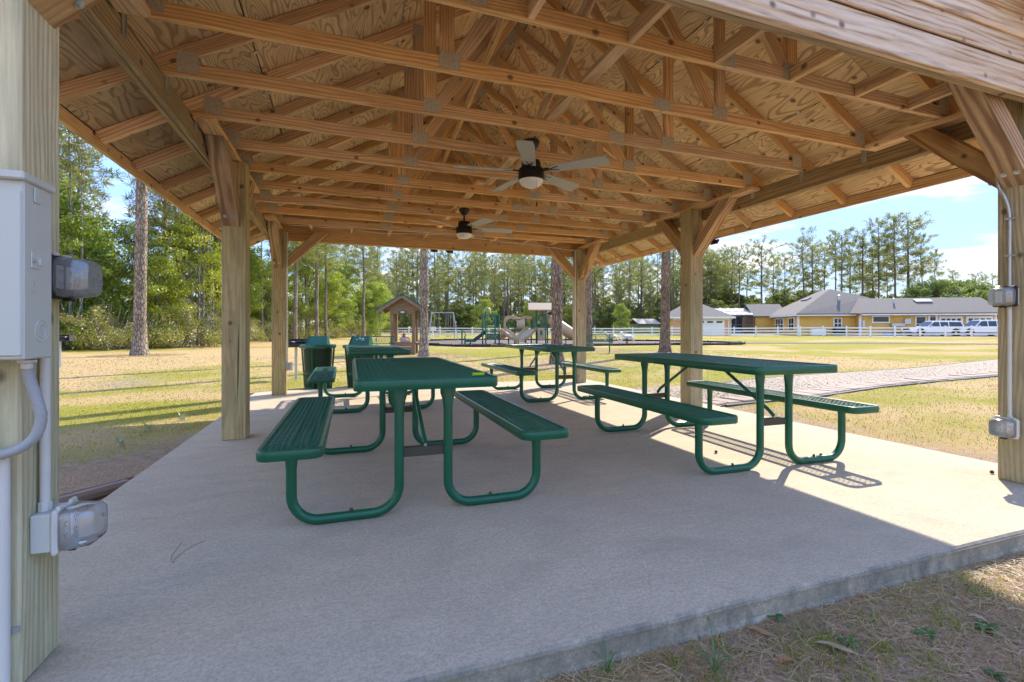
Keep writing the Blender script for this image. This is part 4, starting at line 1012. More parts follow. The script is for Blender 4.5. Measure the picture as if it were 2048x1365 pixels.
# drinking pump shelter
k = thing('kiosk_shelter', 'small timber shelter with green gable roof and a counter', 'shelter', facing(806, 20.6, 0.06)); KT = MAT['kiosk_timber']; W0 = WORLD[k]
def kb(name, a, b, w, h, mat=KT, up=(0, 0, 1), par=k): return board(name, W0 @ Vector(a), W0 @ Vector(b), w, h, mat, par, up=W0.to_3x3() @ Vector(up))
for x in (-.46, .46):
    for y in (0, .85): kb('post', (x, y, -.1), (x, y, 1.95), .14, .14, up=(0, 1, 0))
for y in (0, .85): kb('tie_beam', (-.54, y - .09, 1.86), (.54, y - .09, 1.86), .04, .17)
for i, (z, hw) in enumerate(((2.02, .78), (2.165, .56), (2.31, .34), (2.44, .16))): kb('gable_board', (-hw, -.10, z), (hw, -.10, z), .025, .14)
for s in (-1, 1):
    n_ = Vector((s * .62, 0, 1)).normalized(); a = Vector((0, 0, 2.60)); e = Vector((s * 1.08, 0, 1.93))
    MB().prism([(p.x, p.z) for p in (a, e, e + n_ * .03, a + n_ * .03)], -.36, 1.2, 'XZ').build('roof_panel', MAT['kiosk_roof_green'], k)
    for y in np.linspace(-.34, 1.18, 6): MB().prism([(p.x, p.z) for p in (a + n_ * .03, e + n_ * .03, e + n_ * .05, a + n_ * .05)], y - .012, y + .012, 'XZ').build('roof_rib', MAT['kiosk_roof_green'], k)
    for y in (-.33, 1.17): kb('barge_board', (s * .02, y, 2.52), (s * 1.05, y, 1.87), .03, .13, up=n_)
MB().cbox((0, .4, 2.625), (.16, 1.6, .03), .01).build('ridge_cap', MAT['kiosk_roof_green'], k)
for z in (.12, .28, .44): kb('counter_board', (-.53, -.09, z), (.53, -.09, z), .03, .15)
kb('counter_top', (-.58, .38, .53), (.58, .38, .53), .95, .04)
sg = MB().cbox((0, -.125, 1.86), (.34, .02, .10), .006).build('sign_plate', MAT['kiosk_roof_green'], k); MB().cbox((0, -.137, 1.86), (.16, .004, .045), .002).build('sign_text_panel', MAT['trim_white'], sg)
pu = thing('hand_pump', 'red cast iron hand pump on the shelter counter', 'hand pump', W0 @ Matrix.Translation((-.03, .40, .551)))
MB().lathe([(.07, 0), (.07, .03), (.05, .05), (.05, .20), (.075, .23), (.075, .25), (.04, .30), (.03, .36), (.02, .42)], 14).build('barrel', MAT['red_iron'], pu, True); MB().tube([(-.13, 0, .30), (.0, 0, .33), (.10, 0, .31)], .016, 8).build('handle', MAT['red_iron'], pu, True); MB().tube([(0, 0, .15), (.10, 0, .15), (.14, 0, .10)], .025, 8).build('spout', MAT['red_iron'], pu, True)
bs = thing('wash_basin', 'rusty pink basin under the red pump', 'basin', W0 @ Matrix.Translation((.10, .10, .551)))
MB().add([(-.2, -.14, 0), (.2, -.14, 0), (.2, .12, 0), (-.2, .12, 0), (-.25, -.14, .12), (.24, -.14, .05), (.10, .12, .20), (-.22, .12, .20)], [(0, 1, 5, 4), (1, 2, 6, 5), (2, 3, 7, 6), (3, 0, 4, 7), (4, 5, 6, 7)]).build('bowl', MAT['pink_basin'], bs)
MB().tube([(-.24, -.13, .125), (.235, -.13, .055), (.10, .11, .205), (-.21, .11, .205), (-.24, -.13, .125)], .014, 6).build('rolled_edge', MAT['pink_basin'], bs, True)

# benches
def park_bench(label, M):
    t = thing('park_bench', label, 'bench', M, 'green mesh park benches')
    for nm, c, d, rx in (('seat', (0, 0, .43), (1.5, .40, .03), 0), ('backrest', (0, .24, .68), (1.5, .30, .03), R(80))):
        w, h = d[0], d[1]; Mx = Matrix.Translation(c) @ Matrix.Rotation(rx, 4, 'X')
        m = MB(); m.tube([Mx @ Vector(p) for p in ((-w / 2, -h / 2, 0), (w / 2, -h / 2, 0), (w / 2, h / 2, 0), (-w / 2, h / 2, 0), (-w / 2, -h / 2, 0))], .018, 6)
        m.tube([Mx @ Vector((0, -h / 2, 0)), Mx @ Vector((0, h / 2, 0))], .012, 6); fr = m.build(nm, MAT['green_plastisol'], t)
        m = MB()
        for i in range(26): x = -w / 2 + w * (i + .5) / 26; m.tube([Mx @ Vector((x - .03, -h / 2, 0)), Mx @ Vector((x + .03, h / 2, 0))], .005, 4, False)
        for i in range(26): x = -w / 2 + w * (i + .5) / 26; m.tube([Mx @ Vector((x + .03, -h / 2, 0)), Mx @ Vector((x - .03, h / 2, 0))], .005, 4, False)
        m.build('mesh_deck', MAT['green_plastisol'], fr)
    for x in (-.6, .6): MB().tube(bezier([(x, -.25, .02), (x, .20, .02), (x, .22, .10), (x, .16, .40), (x, .22, .50), (x, .28, .80)], 5), .028, 8).build('leg', MAT['green_plastisol'], t, True)
park_bench('green mesh bench left of the kiosk shelter', facing(752, 19.0, 0.25)); park_bench('green mesh bench behind the far right pavilion post', facing(1190, 20.5, -0.3))

# ---------------------------------------------------------------- playground
EDGE = [at(835, 31), at(905, 28.6), at(960, 28.3), at(1020, 28.8), at(1100, 29.5), at(1180, 30), at(1260, 30.2), at(1340, 30.5), at(1420, 30.5), at(1480, 31)]
BACK = [at(838, 39), at(905, 41), at(960, 42), at(1020, 42), at(1100, 42), at(1180, 41), at(1260, 39), at(1340, 37), at(1420, 35), at(1482, 33)]
tag(mesh_obj('mulch_bed', strip('mulch_bed', EDGE, BACK, MAT['mulch'], .03)), kind='structure')
pb = thing('playground_border', 'low black plastic border timbers around the mulch playground', 'border', T(EDGE[4].x, EDGE[4].y, EDGE[4].z))
loop = bezier(EDGE + BACK[::-1] + [EDGE[0]], 10); acc = []; dist = 0; last = loop[0]
seg = MB().cbox((0, 0, -.03), (1.18, .10, .18), .03).cbox((.52, -.06, 0), (.06, .03, .2), .01).mesh('border_timber', MAT['black_plastic'])
pts = [loop[0]]; 
for a, b in zip(loop[:-1], loop[1:]):
    L = (b - a).length; t = 0.0
    while dist + (L - t) >= 1.2:
        t += 1.2 - dist; dist = 0; pts.append(a.lerp(b, t / L))
    dist += L - t
for a, b in zip(pts[:-1], pts[1:]):
    c = (a + b) / 2; mesh_obj('border_timber', seg, pb, T(c.x, c.y, gz(c.x, c.y) + .09 + random.uniform(-.02, .02), math.atan2(b.y - a.y, b.x - a.x)))

D0 = 33.0; K = D0 / F_PX
ps = thing('play_structure', 'green and beige playground structure with slides, tunnel and roofed tower', 'playground', facing(1040, D0))
PG, SB = MAT['play_green'], MAT['slide_beige']
def q(x, y, dy=0.0): return Vector(((910 + x * .166 - 1040) * K, dy, (688.5 - (580 + y * .166)) * K))   # from drawn layout to metres
def ppost(x, y0, y1, dy, r=.05): MB().tube([q(x, y0, dy) - Vector((0, 0, .1)), q(x, y1, dy)], r, 8).build('support_post', PG, ps, True)
for x, y1, dy in ((340, 285, -.6), (378, 260, -.75), (480, 290, .6), (535, 280, -.5), (978, 240, -.2), (1000, 240, 1.3), (1090, 240, -.3), (1130, 260, 1.2), (100, 480, -.9), (127, 545, -.4), (645, 350, .8), (720, 320, .5), (855, 330, .5), (922, 330, .4)): ppost(x, 660, y1, dy)
MB().box(q(440, 492, 0), (1.2, 1.3, .08)).build('deck', PG, ps); MB().box(q(1045, 450, .5), (.95, 1.5, .08)).build('deck', PG, ps); MB().box(q(790, 475, .6), (1.7, 1.0, .08)).build('deck', PG, ps)
def slat_panel(x0, x1, y0, y1, dy, n):
    fr = MB(); a = q(x0, y0, dy); b = q(x1, y1, dy)
    fr.tube([(a.x, dy, a.z), (b.x, dy, a.z)], .03, 6); fr.tube([(a.x, dy, b.z), (b.x, dy, b.z)], .03, 6); o = fr.build('guard_panel', PG, ps)
    for i in range(n): x = a.x + (b.x - a.x) * (i + .5) / n; MB().tube([(x, dy, a.z), (x, dy, b.z)], .022, 6).build('bar', PG, o)
slat_panel(385, 532, 300, 445, -.62, 7); slat_panel(345, 378, 320, 445, .4, 3); slat_panel(980, 1088, 300, 445, -.32, 6); slat_panel(925, 975, 330, 440, .5, 4)
lp = MB().cbox((q(387, 560).x / 2 + q(533, 560).x / 2, -.66, q(0, 557).z), (q(533, 0).x - q(387, 0).x, .05, .43), .02).build('play_panel', PG, ps)
for xx, rr in ((420, .10), (465, .08), (505, .10)): MB().tube([q(xx, 560, -.69) + Vector((rr * math.cos(a), 0, rr * math.sin(a))) for a in np.linspace(0.3, 5.2, 14)], .014, 6).build('panel_relief', MAT['slide_beige'], lp)
MB().tube([q(360, 275, -.7)] + [q(398 + 36 * math.cos(a), 258 - 42 * math.sin(a), -.7) for a in np.linspace(PI, 0, 9)] + [q(440, 285, -.7)], .03, 8).build('arch_handle', MAT['galvanised'], ps, True)
wh = MB().lathe([(.10, -.02), (.10, .02)], 14, q(450, 348, -.68), Matrix.Rotation(PI / 2, 3, 'X')).build('play_wheel', MAT['play_dark'], ps)
# steps up from the transfer station
st = [q(375, 490, 0), q(232, 592, 0)]; n = 6
for i in range(n):
    p = st[1].lerp(st[0], (i + .5) / n); MB().box(p, (.22, 1.0, .05)).build('step', MAT['play_dark'], ps)
for s in (-.5, .5): MB().add([st[0] + Vector((0, s, .08)), st[1] + Vector((0, s, .08)), st[1] + Vector((0, s, -.18)), st[0] + Vector((0, s, -.18)), st[0] + Vector((0, s + .04, .08)), st[1] + Vector((0, s + .04, .08)), st[1] + Vector((0, s + .04, -.18)), st[0] + Vector((0, s + .04, -.18))], [(0, 1, 2, 3), (7, 6, 5, 4), (0, 4, 5, 1), (3, 2, 6, 7)]).build('stringer', MAT['play_dark'], ps)
ts = MB().cbox(q(190, 603, 0), (.72, 1.0, .20), .03).build('transfer_station', PG, ps); MB().tube([q(185, 625, 0), q(185, 662, 0)], .05, 8).build('pedestal', PG, ps); MB().tube([q(100, 490, -.9), q(100, 480, .2), q(127, 548, .4)], .025, 6).build('hand_rail', PG, ps)
def chute(P, w, h=.16, name='slide'):
    P = bezier(P, 6); V = []; F = []
    for i, p in enumerate(P):
        d = (P[min(i + 1, len(P) - 1)] - P[max(i - 1, 0)]).normalized(); s = d.cross(Vector((0, 0, 1))).normalized() * w / 2; u = s.cross(d).normalized()
        if u.z < 0: u = -u
        for (a, b) in ((-1.0, h), (-1.12, h), (-1.1, -.05), (1.1, -.05), (1.12, h), (1.0, h), (.85, .02), (-.85, .02)): V.append(tuple(p + s * a + u * b))
    for i in range(len(P) - 1):
        for k in range(8): F.append((i * 8 + k, i * 8 + (k + 1) % 8, i * 8 + 8 + (k + 1) % 8, i * 8 + 8 + k))
    F += [tuple(range(7, -1, -1)), tuple(len(V) - 8 + k for k in range(8))]
    return MB().add(V, F).build(name, SB, ps)
chute([q(530, 478, -.4), q(575, 485, -.5), q(640, 520, -.9), (q(700, 575, -1.3)), q(745, 592, -1.6), q(795, 603, -1.9)], .55)
for x in (735, 758): MB().tube([q(x, 600, -1.6), q(x, 655, -1.6)], .04, 6).build('slide_leg', SB, ps)
chute([q(935, 465, .1), q(905, 478, -.1), q(860, 525, -.5), q(815, 568, -.9), q(775, 580, -1.2)], .85); MB().tube([q(838, 575, -1.0), q(838, 625, -1.0)], .04, 6).build('slide_leg', SB, ps)
chute([q(690, 470, 1.4), q(640, 500, 1.6), q(590, 550, 1.9), q(545, 580, 2.2)], .6)
# crawl tunnel with domed panels
tc = q(745, 420, .55); te = q(845, 420, .55)
MB().tube([tc, te], .46, 18, False).build('crawl_tunnel', SB, ps, True)
for x in (680, 880):
    V = MB(); c = q(x, 400, .55 - (.1 if x == 680 else 0)); ring = []
    P = []; Q = []
    for a in np.linspace(0, 2 * PI, 25)[:-1]: P.append((.40 * math.cos(a), .40 * math.sin(a) - .05)); ca, sa = math.cos(a), math.sin(a); Q.append((.55 * math.copysign(abs(ca) ** .5, ca), (.62 if sa > 0 else .55) * math.copysign(abs(sa) ** .6, sa) - .05))
    vs = [c + Vector((p[0], e, p[1])) for e in (-.06, .06) for p in P] + [c + Vector((p[0], e, p[1])) for e in (-.06, .06) for p in Q]; fs = []
    for i in range(24):
        j = (i + 1) % 24; fs += [(i, j, 48 + j, 48 + i), (24 + i, 72 + i, 72 + j, 24 + j), (i, 24 + i, 24 + j, j), (48 + i, 48 + j, 72 + j, 72 + i)]
    MB().add(vs, fs).build('tunnel_panel', SB, ps, True)
for x in (760, 900): MB().cbox(q(x, 340, .5), (.45, .5, .22), .08).build('rock_cap', SB, ps)
# tower roof
c = q(1045, 245, .5); hw, hd, zr = .95, .95, .52
for s in (-1, 1):
    MB().add([c + Vector(v) for v in ((-hw, s * hd, 0), (hw, s * hd, 0), (hw * .98, 0, zr), (-hw * .98, 0, zr), (-hw, s * hd, .06), (hw, s * hd, .06), (hw * .98, 0, zr + .06), (-hw * .98, 0, zr + .06))], [(0, 1, 2, 3), (7, 6, 5, 4), (0, 4, 5, 1), (1, 5, 6, 2), (3, 2, 6, 7), (0, 3, 7, 4)]).build('tower_roof', SB, ps)
for s in (-1, 1): MB().add([c + Vector((s * hw * .93, -hd * .9, .0)), c + Vector((s * hw * .93, hd * .9, .0)), c + Vector((s * hw * .93, 0, zr))], [(0, 1, 2)]).add([c + Vector((s * hw * .88, -hd * .9, .0)), c + Vector((s * hw * .88, hd * .9, .0)), c + Vector((s * hw * .88, 0, zr))], [(2, 1, 0)]).build('roof_gable', SB, ps, recalc=False)
pnl = MB().cbox(q(1034, 525, -.35), (.52, .06, .86), .03).build('play_panel', SB, ps); MB().cbox(q(1034, 510, -.385), (.16, .02, .34), .01).build('panel_window', PG, pnl); MB().cbox(q(1034, 585, -.42), (.50, .12, .20), .03).build('panel_shelf', SB, pnl)
# enclosed tube slide
MB().tube(bezier([q(1095, 365, .5), q(1130, 362, .3), q(1180, 385, .0), q(1245, 425, -.4), q(1310, 470, -.5), q(1370, 510, -.4), q(1425, 535, -.2), q(1470, 560, .2)], 5), .40, 18, False).build('tube_slide', SB, ps, True)
MB().cbox(q(1112, 355, .55), (.12, .95, .95), .05).build('tube_hood', SB, ps); 
for xx in (1190, 1330): ppost(xx, 650, 430 if xx == 1190 else 500, -.3, .035)

# arch swing
sw = thing('swing_set', 'tall arched steel swing frame left of the play structure', 'swing', facing(885, 37.0, 0.25)); kk = 37.0 / F_PX; H_ = (690 - 631) * kk
for x in (-.85, .85):
    for s in (-1, 1): MB().tube(bezier([(x + .25 * (1 if x > 0 else -1), s * 1.1, -.05), (x + .12 * (1 if x > 0 else -1), s * .55, H_ * .55), (x, s * .12, H_ * .95), (x, 0, H_)], 5), .030, 7).build('frame_leg', MAT['flex_grey'], sw, True)
MB().tube([(-.87, 0, H_), (.87, 0, H_)], .034, 8).build('top_bar', MAT['flex_grey'], sw, True)
for x in (-.45, .45):
    s_ = MB().box((x, 0, .48), (.42, .2, .03)).build('swing_seat', MAT['play_dark'], sw)
    for e in (-.2, .2): MB().tube([(x + e, 0, .48), (x + e * .9, 0, H_)], .009, 5).build('chain', MAT['galvanised'], s_)
# spring riders
def rider(label, M, mat):
    t = thing('spring_rider', label, 'spring rider', M, 'horse spring riders on the mulch')
    body = bezier([(-.36, 0, .46), (-.20, 0, .52), (0, 0, .50), (.18, 0, .52), (.30, 0, .62), (.38, 0, .78)], 4); n = len(body)
    MB().tube(body, .12, 10, True, [.05 + .09 * math.sin(PI * min(1, (i + 2) / n)) ** .8 for i in range(n)]).build('body', mat, t, True)
    MB().tube(bezier([(.36, 0, .78), (.44, 0, .80), (.52, 0, .72), (.55, 0, .66)], 3), .06, 8, True, None).build('head', mat, t, True)
    for x, dx in ((-.30, -.22), (.24, .22)):
        for y in (-.09, .09): MB().tube(bezier([(x, y, .45), (x + dx * .5, y, .33), (x + dx, y, .22)], 3), .045, 7, True, [.06, .055, .05, .045, .04, .035, .03][:7]).build('leg', mat, t, True)
    MB().tube(bezier([(-.36, 0, .50), (-.50, 0, .52), (-.58, 0, .40)], 3), .04, 6).build('tail', mat, t, True)
    MB().tube([(.09 * math.cos(a), .09 * math.sin(a), .02 + .40 * a / (10 * PI)) for a in np.linspace(0, 10 * PI, 60)], .016, 6).build('spring', MAT['black_metal'], t, True)
    MB().tube([(.22, -.22, .66), (.22, .22, .66)], .015, 6).build('grip_bar', MAT['black_metal'], t)
rider('cream horse spring rider on the mulch', facing(1223, 33.0, PI - .3), MAT['spring_tan']); rider('white horse spring rider on the mulch', facing(1254, 33.0, PI + .2), MAT['spring_white'])
# white notice board on two posts by the fence
nb = thing('notice_board', 'small white notice board on a post near the fence', 'sign', facing(866, 46)); MB().box((0, 0, .55), (.09, .09, 1.2)).build('post', MAT['vinyl_white'], nb); MB().cbox((0, -.06, 1.0), (.62, .03, .42), .01).build('panel', MAT['vinyl_white'], nb)
# edged footpath crossing behind the lawn on the right
fa = [at(1345, 31.2), at(1480, 33.5), at(1600, 33), at(1720, 32), at(1850, 31), at(1990, 30), at(2150, 29)]; fb = [p + Vector((.55, 1.25, 0)) for p in fa]
fp = tag(mesh_obj('footpath', strip('footpath', fa, fb, MAT['gravel_bed'], .03)), kind='structure'); edging('edging_strip', fa, MAT['black_plastic'], .03, .05, fp); edging('edging_strip', fb, MAT['black_plastic'], .05, .05, fp)
# ---------------------------------------------------------------- white rail fence
def cf(l, d, dz=0.0):
    x = l * CH + d * SH; y = -l * SH + d * CH; return Vector((x, y, gz(x, y) + dz))
fpost = MB().box((0, 0, .56), (.13, .13, 1.24)).add([(-.085, -.085, 1.18), (.085, -.085, 1.18), (.085, .085, 1.18), (-.085, .085, 1.18), (0, 0, 1.26)], [(0, 1, 4), (1, 2, 4), (2, 3, 4), (3, 0, 4), (3, 2, 1, 0)]).mesh('fence_post', MAT['vinyl_white'])
a_ = cf(-19.84 - 2.3685 * 4, 70.08 + .5863 * 4)
fence = thing('rail_fence', 'white three rail vinyl fence beyond the playground and lawn', 'fence', T(a_.x, a_.y, a_.z))
FP = [cf(-19.84 + 2.3685 * n, 70.08 - .5863 * n) for n in range(-4, 40)]; fyaw = math.atan2(FP[1].y - FP[0].y, FP[1].x - FP[0].x); RAIL = MB().cbox((0, 0, 0), (2.31, .04, .14), .008).mesh('rail', MAT['vinyl_white'])
for i, p in enumerate(FP):
    mesh_obj('fence_post', fpost, fence, T(p.x, p.y, p.z, fyaw))
    if i:
        o = FP[i - 1]; c = (p + o) / 2; pitch = math.atan2(p.z - o.z, (p - o).xy.length)
        for z in (.30, .66, 1.02): mesh_obj('rail', RAIL, fence, T(c.x, c.y, c.z + z, fyaw) @ Matrix.Rotation(-pitch, 4, 'Y'))
# road and driveway behind the fence
ra = [cf(-60 + 18 * k, 88 - 4.3 * k) for k in range(9)]; rb = [cf(-60 + 18 * k, 95 - 4.3 * k) for k in range(9)]
tag(mesh_obj('road', strip('road', ra, rb, MAT['asphalt'], .03)), kind='structure')
da = [cf(40, 54.6), cf(48, 53.6), cf(56, 52.8), cf(70, 51.5)]; db = [cf(40, 62.5), cf(48, 61.0), cf(56, 59.9), cf(70, 58)]
tag(mesh_obj('driveway', strip('driveway', da, db, MAT['drive_concrete'], .03)), kind='structure')

# ---------------------------------------------------------------- yellow ranch house
e1 = Vector((-.985, .176)); e2 = Vector((.176, .985)); OL, OD = 61.3, 59.0
GZH = gz(*cf(55, 60).xy)
def hp(t, s, z):
    l = OL + e1.x * t + e2.x * s; d = OD + e1.y * t + e2.y * s; x = l * CH + d * SH; y = -l * SH + d * CH; return Vector((x, y, GZH + z))
o0 = hp(0, 0, 0); ax = (hp(1, 0, 0) - o0); hyaw = math.atan2(ax.y, ax.x)
house = thing('ranch_house', 'yellow ranch house with grey hip roof behind the white fence', 'house', T(o0.x, o0.y, o0.z, hyaw))
HM = WORLD[house]
# house frame: local x runs left along the front (t), local y = -s (away), so helper h() flips it
def h(t, s, z): return (t, -s, z)
YS, TW_, RG, WG = MAT['yellow_siding'], MAT['trim_white'], MAT['shingle_grey'], MAT['window_glass']
def wall(t0, s0, t1, s1, z1, mat, par, name='wall', z0=-.3, th=.15):
    a = Vector(h(t0, s0, 0)); b = Vector(h(t1, s1, 0)); d = (b - a).normalized(); n = Vector((-d.y, d.x, 0)) * th / 2
    return MB().add([a - n + Vector((0, 0, z0)), b - n + Vector((0, 0, z0)), b + n + Vector((0, 0, z0)), a + n + Vector((0, 0, z0)), a - n + Vector((0, 0, z1)), b - n + Vector((0, 0, z1)), b + n + Vector((0, 0, z1)), a + n + Vector((0, 0, z1))],
        [(0, 1, 5, 4), (1, 2, 6, 5), (2, 3, 7, 6), (3, 0, 4, 7), (4, 5, 6, 7), (3, 2, 1, 0)]).build(name, mat, par)
def rplane(P, par, mat=RG, th=.12, name='roof'):
    P = [Vector(h(*p)) for p in P]; n = (P[1] - P[0]).cross(P[2] - P[0]).normalized()
    if n.z < 0: n = -n
    k = len(P); vs = [p for p in P] + [p - n * th for p in P]
    o = MB().add(vs, [tuple(range(k)), tuple(range(2 * k - 1, k - 1, -1))] + [(i, (i + 1) % k, k + (i + 1) % k, k + i) for i in range(k)]).build(name, mat, par); return o
def hbox(t0, t1, s0, s1, z0, z1, mat, name, par): return MB().box(((t0 + t1) / 2, -(s0 + s1) / 2, (z0 + z1) / 2), (abs(t1 - t0), abs(s1 - s0), z1 - z0)).build(name, mat, par)
def window(t0, t1, z0, z1, s, par, bars=1, facing_s=True, mull=1):
    """window in a front wall at depth s: white casing, glass, sash bars"""
    w = hbox(t0 - .14, t1 + .14, s - .14, s - .05, z0 - .14, z1 + .14, TW_, 'window', par)
    hbox(t0, t1, s - .155, s - .142, z0, z1, WG, 'pane', w)
    if bars: hbox(t0, t1, s - .17, s - .157, (z0 + z1) / 2 - .04, (z0 + z1) / 2 + .04, TW_, 'sash_bar', w)
    for i in range(mull): x = t0 + (t1 - t0) * (i + 1) / (mull + 1); hbox(x - .03, x + .03, s - .175, s - .159, z0, z1, TW_, 'sash_bar', w)
EZ = 2.85
wall(0.4, .4, 15.7, .4, EZ, YS, house); wall(15.7, .4, 15.7, 1.5, EZ, YS, house); wall(15.7, 1.5, 22.75, 1.5, EZ, YS, house); wall(22.75, 1.5, 22.75, 12, EZ, YS, house); wall(.4, .4, .4, 8, EZ, YS, house); MB().add([Vector(h(.4, .4, EZ)), Vector(h(.4, 7.6, EZ)), Vector(h(.4, 4, EZ + 1.7))], [(0, 1, 2)]).build('gable_wall', YS, house, recalc=False)
for t, s in ((.4, .4), (15.7, .4), (22.75, 1.5), (6.9, .4)): hbox(t - .12, t + .12, s - .12, s + .12, -.3, EZ, TW_, 'corner_board', house)
# board-and-batten ribs
for t in np.arange(1.0, 15.5, .9): hbox(t - .03, t + .03, .30, .325, -.2, EZ, YS, 'batten', house)
for t in np.arange(16.3, 22.6, .9): hbox(t - .03, t + .03, 1.40, 1.425, -.2, EZ, YS, 'batten', house)
# roofs
rplane([(-.5, -.45, EZ), (15.9, -.45, EZ), (13.4, 4, 5.05), (-.5, 4, 5.05)], house); rplane([(-.5, 8.5, EZ), (13.4, 8.5, EZ), (13.4, 4, 5.05), (-.5, 4, 5.05)], house)
rplane([(15.9, -.45, EZ), (16.9, .35, EZ + .05), (14.0, 4.2, 5.15), (13.4, 4, 5.05)], house, MAT['shingle_brown'])
rplane([(23.3, .7, EZ), (16.0, .7, EZ), (12.6, 4.3, 5.2), (16.4, 6.9, 6.65)], house); rplane([(23.3, .7, EZ), (16.4, 6.9, 6.65), (16.4, 10, 6.65), (23.3, 14, EZ)], house); rplane([(9.5, 4, EZ + 1.1), (16.4, 6.9, 6.65), (16.4, 10, 6.65), (9.5, 14, EZ)], house)
rplane([(16.4, 10, 6.65), (23.3, 14, EZ), (9.5, 14, EZ)], house)
# rear left wing
wall(22.75, 11, 25.2, 11, EZ, YS, house); wall(25.2, 11, 25.2, 18, EZ, YS, house); rplane([(20.5, 10.5, EZ), (25.7, 10.5, EZ), (25.7, 14.5, 4.9), (20.5, 14.5, 4.9)], house); rplane([(20.5, 18.5, EZ), (25.7, 18.5, EZ), (25.7, 14.5, 4.9), (20.5, 14.5, 4.9)], house)
# fascia and gutter lines
hbox(-.5, 15.9, -.50, -.42, EZ - .26, EZ - .02, TW_, 'fascia', house); hbox(16.0, 23.3, .62, .70, EZ - .26, EZ - .02, TW_, 'fascia', house); hbox(-.5, 15.9, -.56, -.51, EZ - .10, EZ + .03, MAT['gutter_dark'], 'gutter', house); hbox(16.0, 23.3, .56, .61, EZ - .10, EZ + .03, MAT['gutter_dark'], 'gutter', house); hbox(23.24, 23.32, .7, 14, EZ - .26, EZ - .02, TW_, 'fascia', house)
window(12.4, 14.2, 1.75, 2.4, .4, house, 0, mull=0); window(17.5, 18.3, .95, 2.2, 1.5, house); window(8.2, 9.2, .6, 2.35, .4, house, 1, mull=0)
# two windows on the left side wall
for s0, s1, mu in ((2.6, 4.1, 1), (6.4, 9.2, 2)):
    w = hbox(22.81, 22.92, s0 - .14, s1 + .14, .56, 2.44, TW_, 'window', house); hbox(22.925, 22.935, s0, s1, .7, 2.3, WG, 'pane', w); hbox(22.937, 22.95, s0, s1, 1.46, 1.54, TW_, 'sash_bar', w)
    for i in range(mu): y = s0 + (s1 - s0) * (i + 1) / (mu + 1); hbox(22.937, 22.955, y - .04, y + .04, .7, 2.3, TW_, 'sash_bar', w)
# porch recess with door
dr = hbox(6.95, 7.6, .30, .335, -.2, 2.3, MAT['door_navy'], 'door', house); hbox(7.08, 7.12, .27, .295, .9, 1.1, MAT['chrome'], 'door_handle', dr)
hbox(7.7, 7.9, .22, .30, -.2, 2.5, TW_, 'porch_post', house)
for t0, t1 in ((.9, 3.5), (4.2, 6.5)):
    g = hbox(t0 - .16, t1 + .16, .22, .315, -.2, 2.42, TW_, 'garage_door', house)
    for i in range(4): tt = t0 + (t1 - t0) * (i + .12) / 4; hbox(tt, tt + (t1 - t0) / 4 * .75, .20, .216, 1.85, 2.15, WG, 'door_light', g)
hbox(15.2, 15.5, .18, .32, 1.0, 1.9, MAT['galvanised'], 'meter_box', house); hbox(9.9, 10.6, .12, .32, 1.45, 2.15, MAT['galvanised'], 'utility_box', house); hbox(10.7, 12.2, -.1, .32, 1.15, 1.55, MAT['galvanised'], 'wall_unit', house)
# roof vents and skylights
for (t, s, z, d) in ((16.6, 3.9, 5.0, .5), (10.6, 2.5, 4.45, .3)): MB().lathe([(d * .35, -.5), (d * .35, .35), (d * .42, .36), (d * .42, .5), (d * .1, .55)], 10, (t, -s, z)).build('roof_vent', MAT['galvanised'], house)
MB().box((6.9, -2.9, 4.62), (1.9, .75, .14), 0, Matrix.Rotation(R(-26), 3, 'X')).build('skylight', MAT['galvanised'], house); MB().box((19.0, -8.4, 5.32), (.7, 2.2, .10), 0, Matrix.Rotation(R(29), 3, 'Y')).build('skylight', MAT['gutter_dark'], house)
# air conditioning units and clutter along the wall: things of their own
def by_house(name, label, cat, t, s, dims, mat, lid=None):
    p = HM @ Vector(h(t, s, 0)); g = thing(name, label, cat, T(p.x, p.y, p.z, hyaw)); b = MB().cbox((0, 0, dims[2] / 2 - .05), dims, .03).build('casing', MAT[mat], g)
    if lid: MB().cbox((0, 0, dims[2] - .03), (dims[0] * .96, dims[1] * .96, .04), .01).build('top_cover', MAT[lid], g)
    return g
by_house('air_conditioner', 'dark air conditioning unit against the yellow house wall', 'air conditioner', 17.9, .7, (1.5, .8, 1.15), 'black_plastic', 'galvanised'); by_house('water_tank', 'low white tank against the yellow house wall', 'tank', 20.6, .75, (1.7, .7, .85), 'vinyl_white', 'trim_white')
by_house('storage_tub', 'blue tub lying by the yellow house wall', 'tub', 12.9, -.4, (.9, .5, .35), 'blue_scrap', 'blue_scrap'); by_house('garden_box', 'dark box beside the porch of the yellow house', 'box', 11.9, -.5, (1.0, .5, .4), 'black_plastic', 'black_plastic')
# screened lanai
ln = thing('screen_enclosure', 'tan screen roofed pool enclosure left of the yellow house', 'enclosure', HM.copy())
for i in range(7):
    for j in range(2):
        t0 = 25.75 + i * 1.25; a = [(t0 + .05, 10.6 + j * 2.4 + .04, 3.05 + j * .62 + .01), (t0 + 1.2, 10.6 + j * 2.4 + .04, 3.05 + j * .62 + .01), (t0 + 1.2, 13.0 + j * 2.4 - .04, 3.67 + j * .62), (t0 + .05, 13.0 + j * 2.4 - .04, 3.67 + j * .62)]
        rplane(a, ln, MAT['screen_tan'], .01, 'roof_screen')
for i in range(8): t0 = 25.75 + i * 1.25; rplane([(t0 - .05, 10.55, 3.1), (t0 + .05, 10.55, 3.1), (t0 + .05, 15.5, 4.36), (t0 - .05, 15.5, 4.36)], ln, TW_, .08, 'roof_bar'); hbox(t0 - .05, t0 + .05, 10.5, 10.6, -.2, 3.0, MAT['gutter_dark'], 'frame_post', ln)
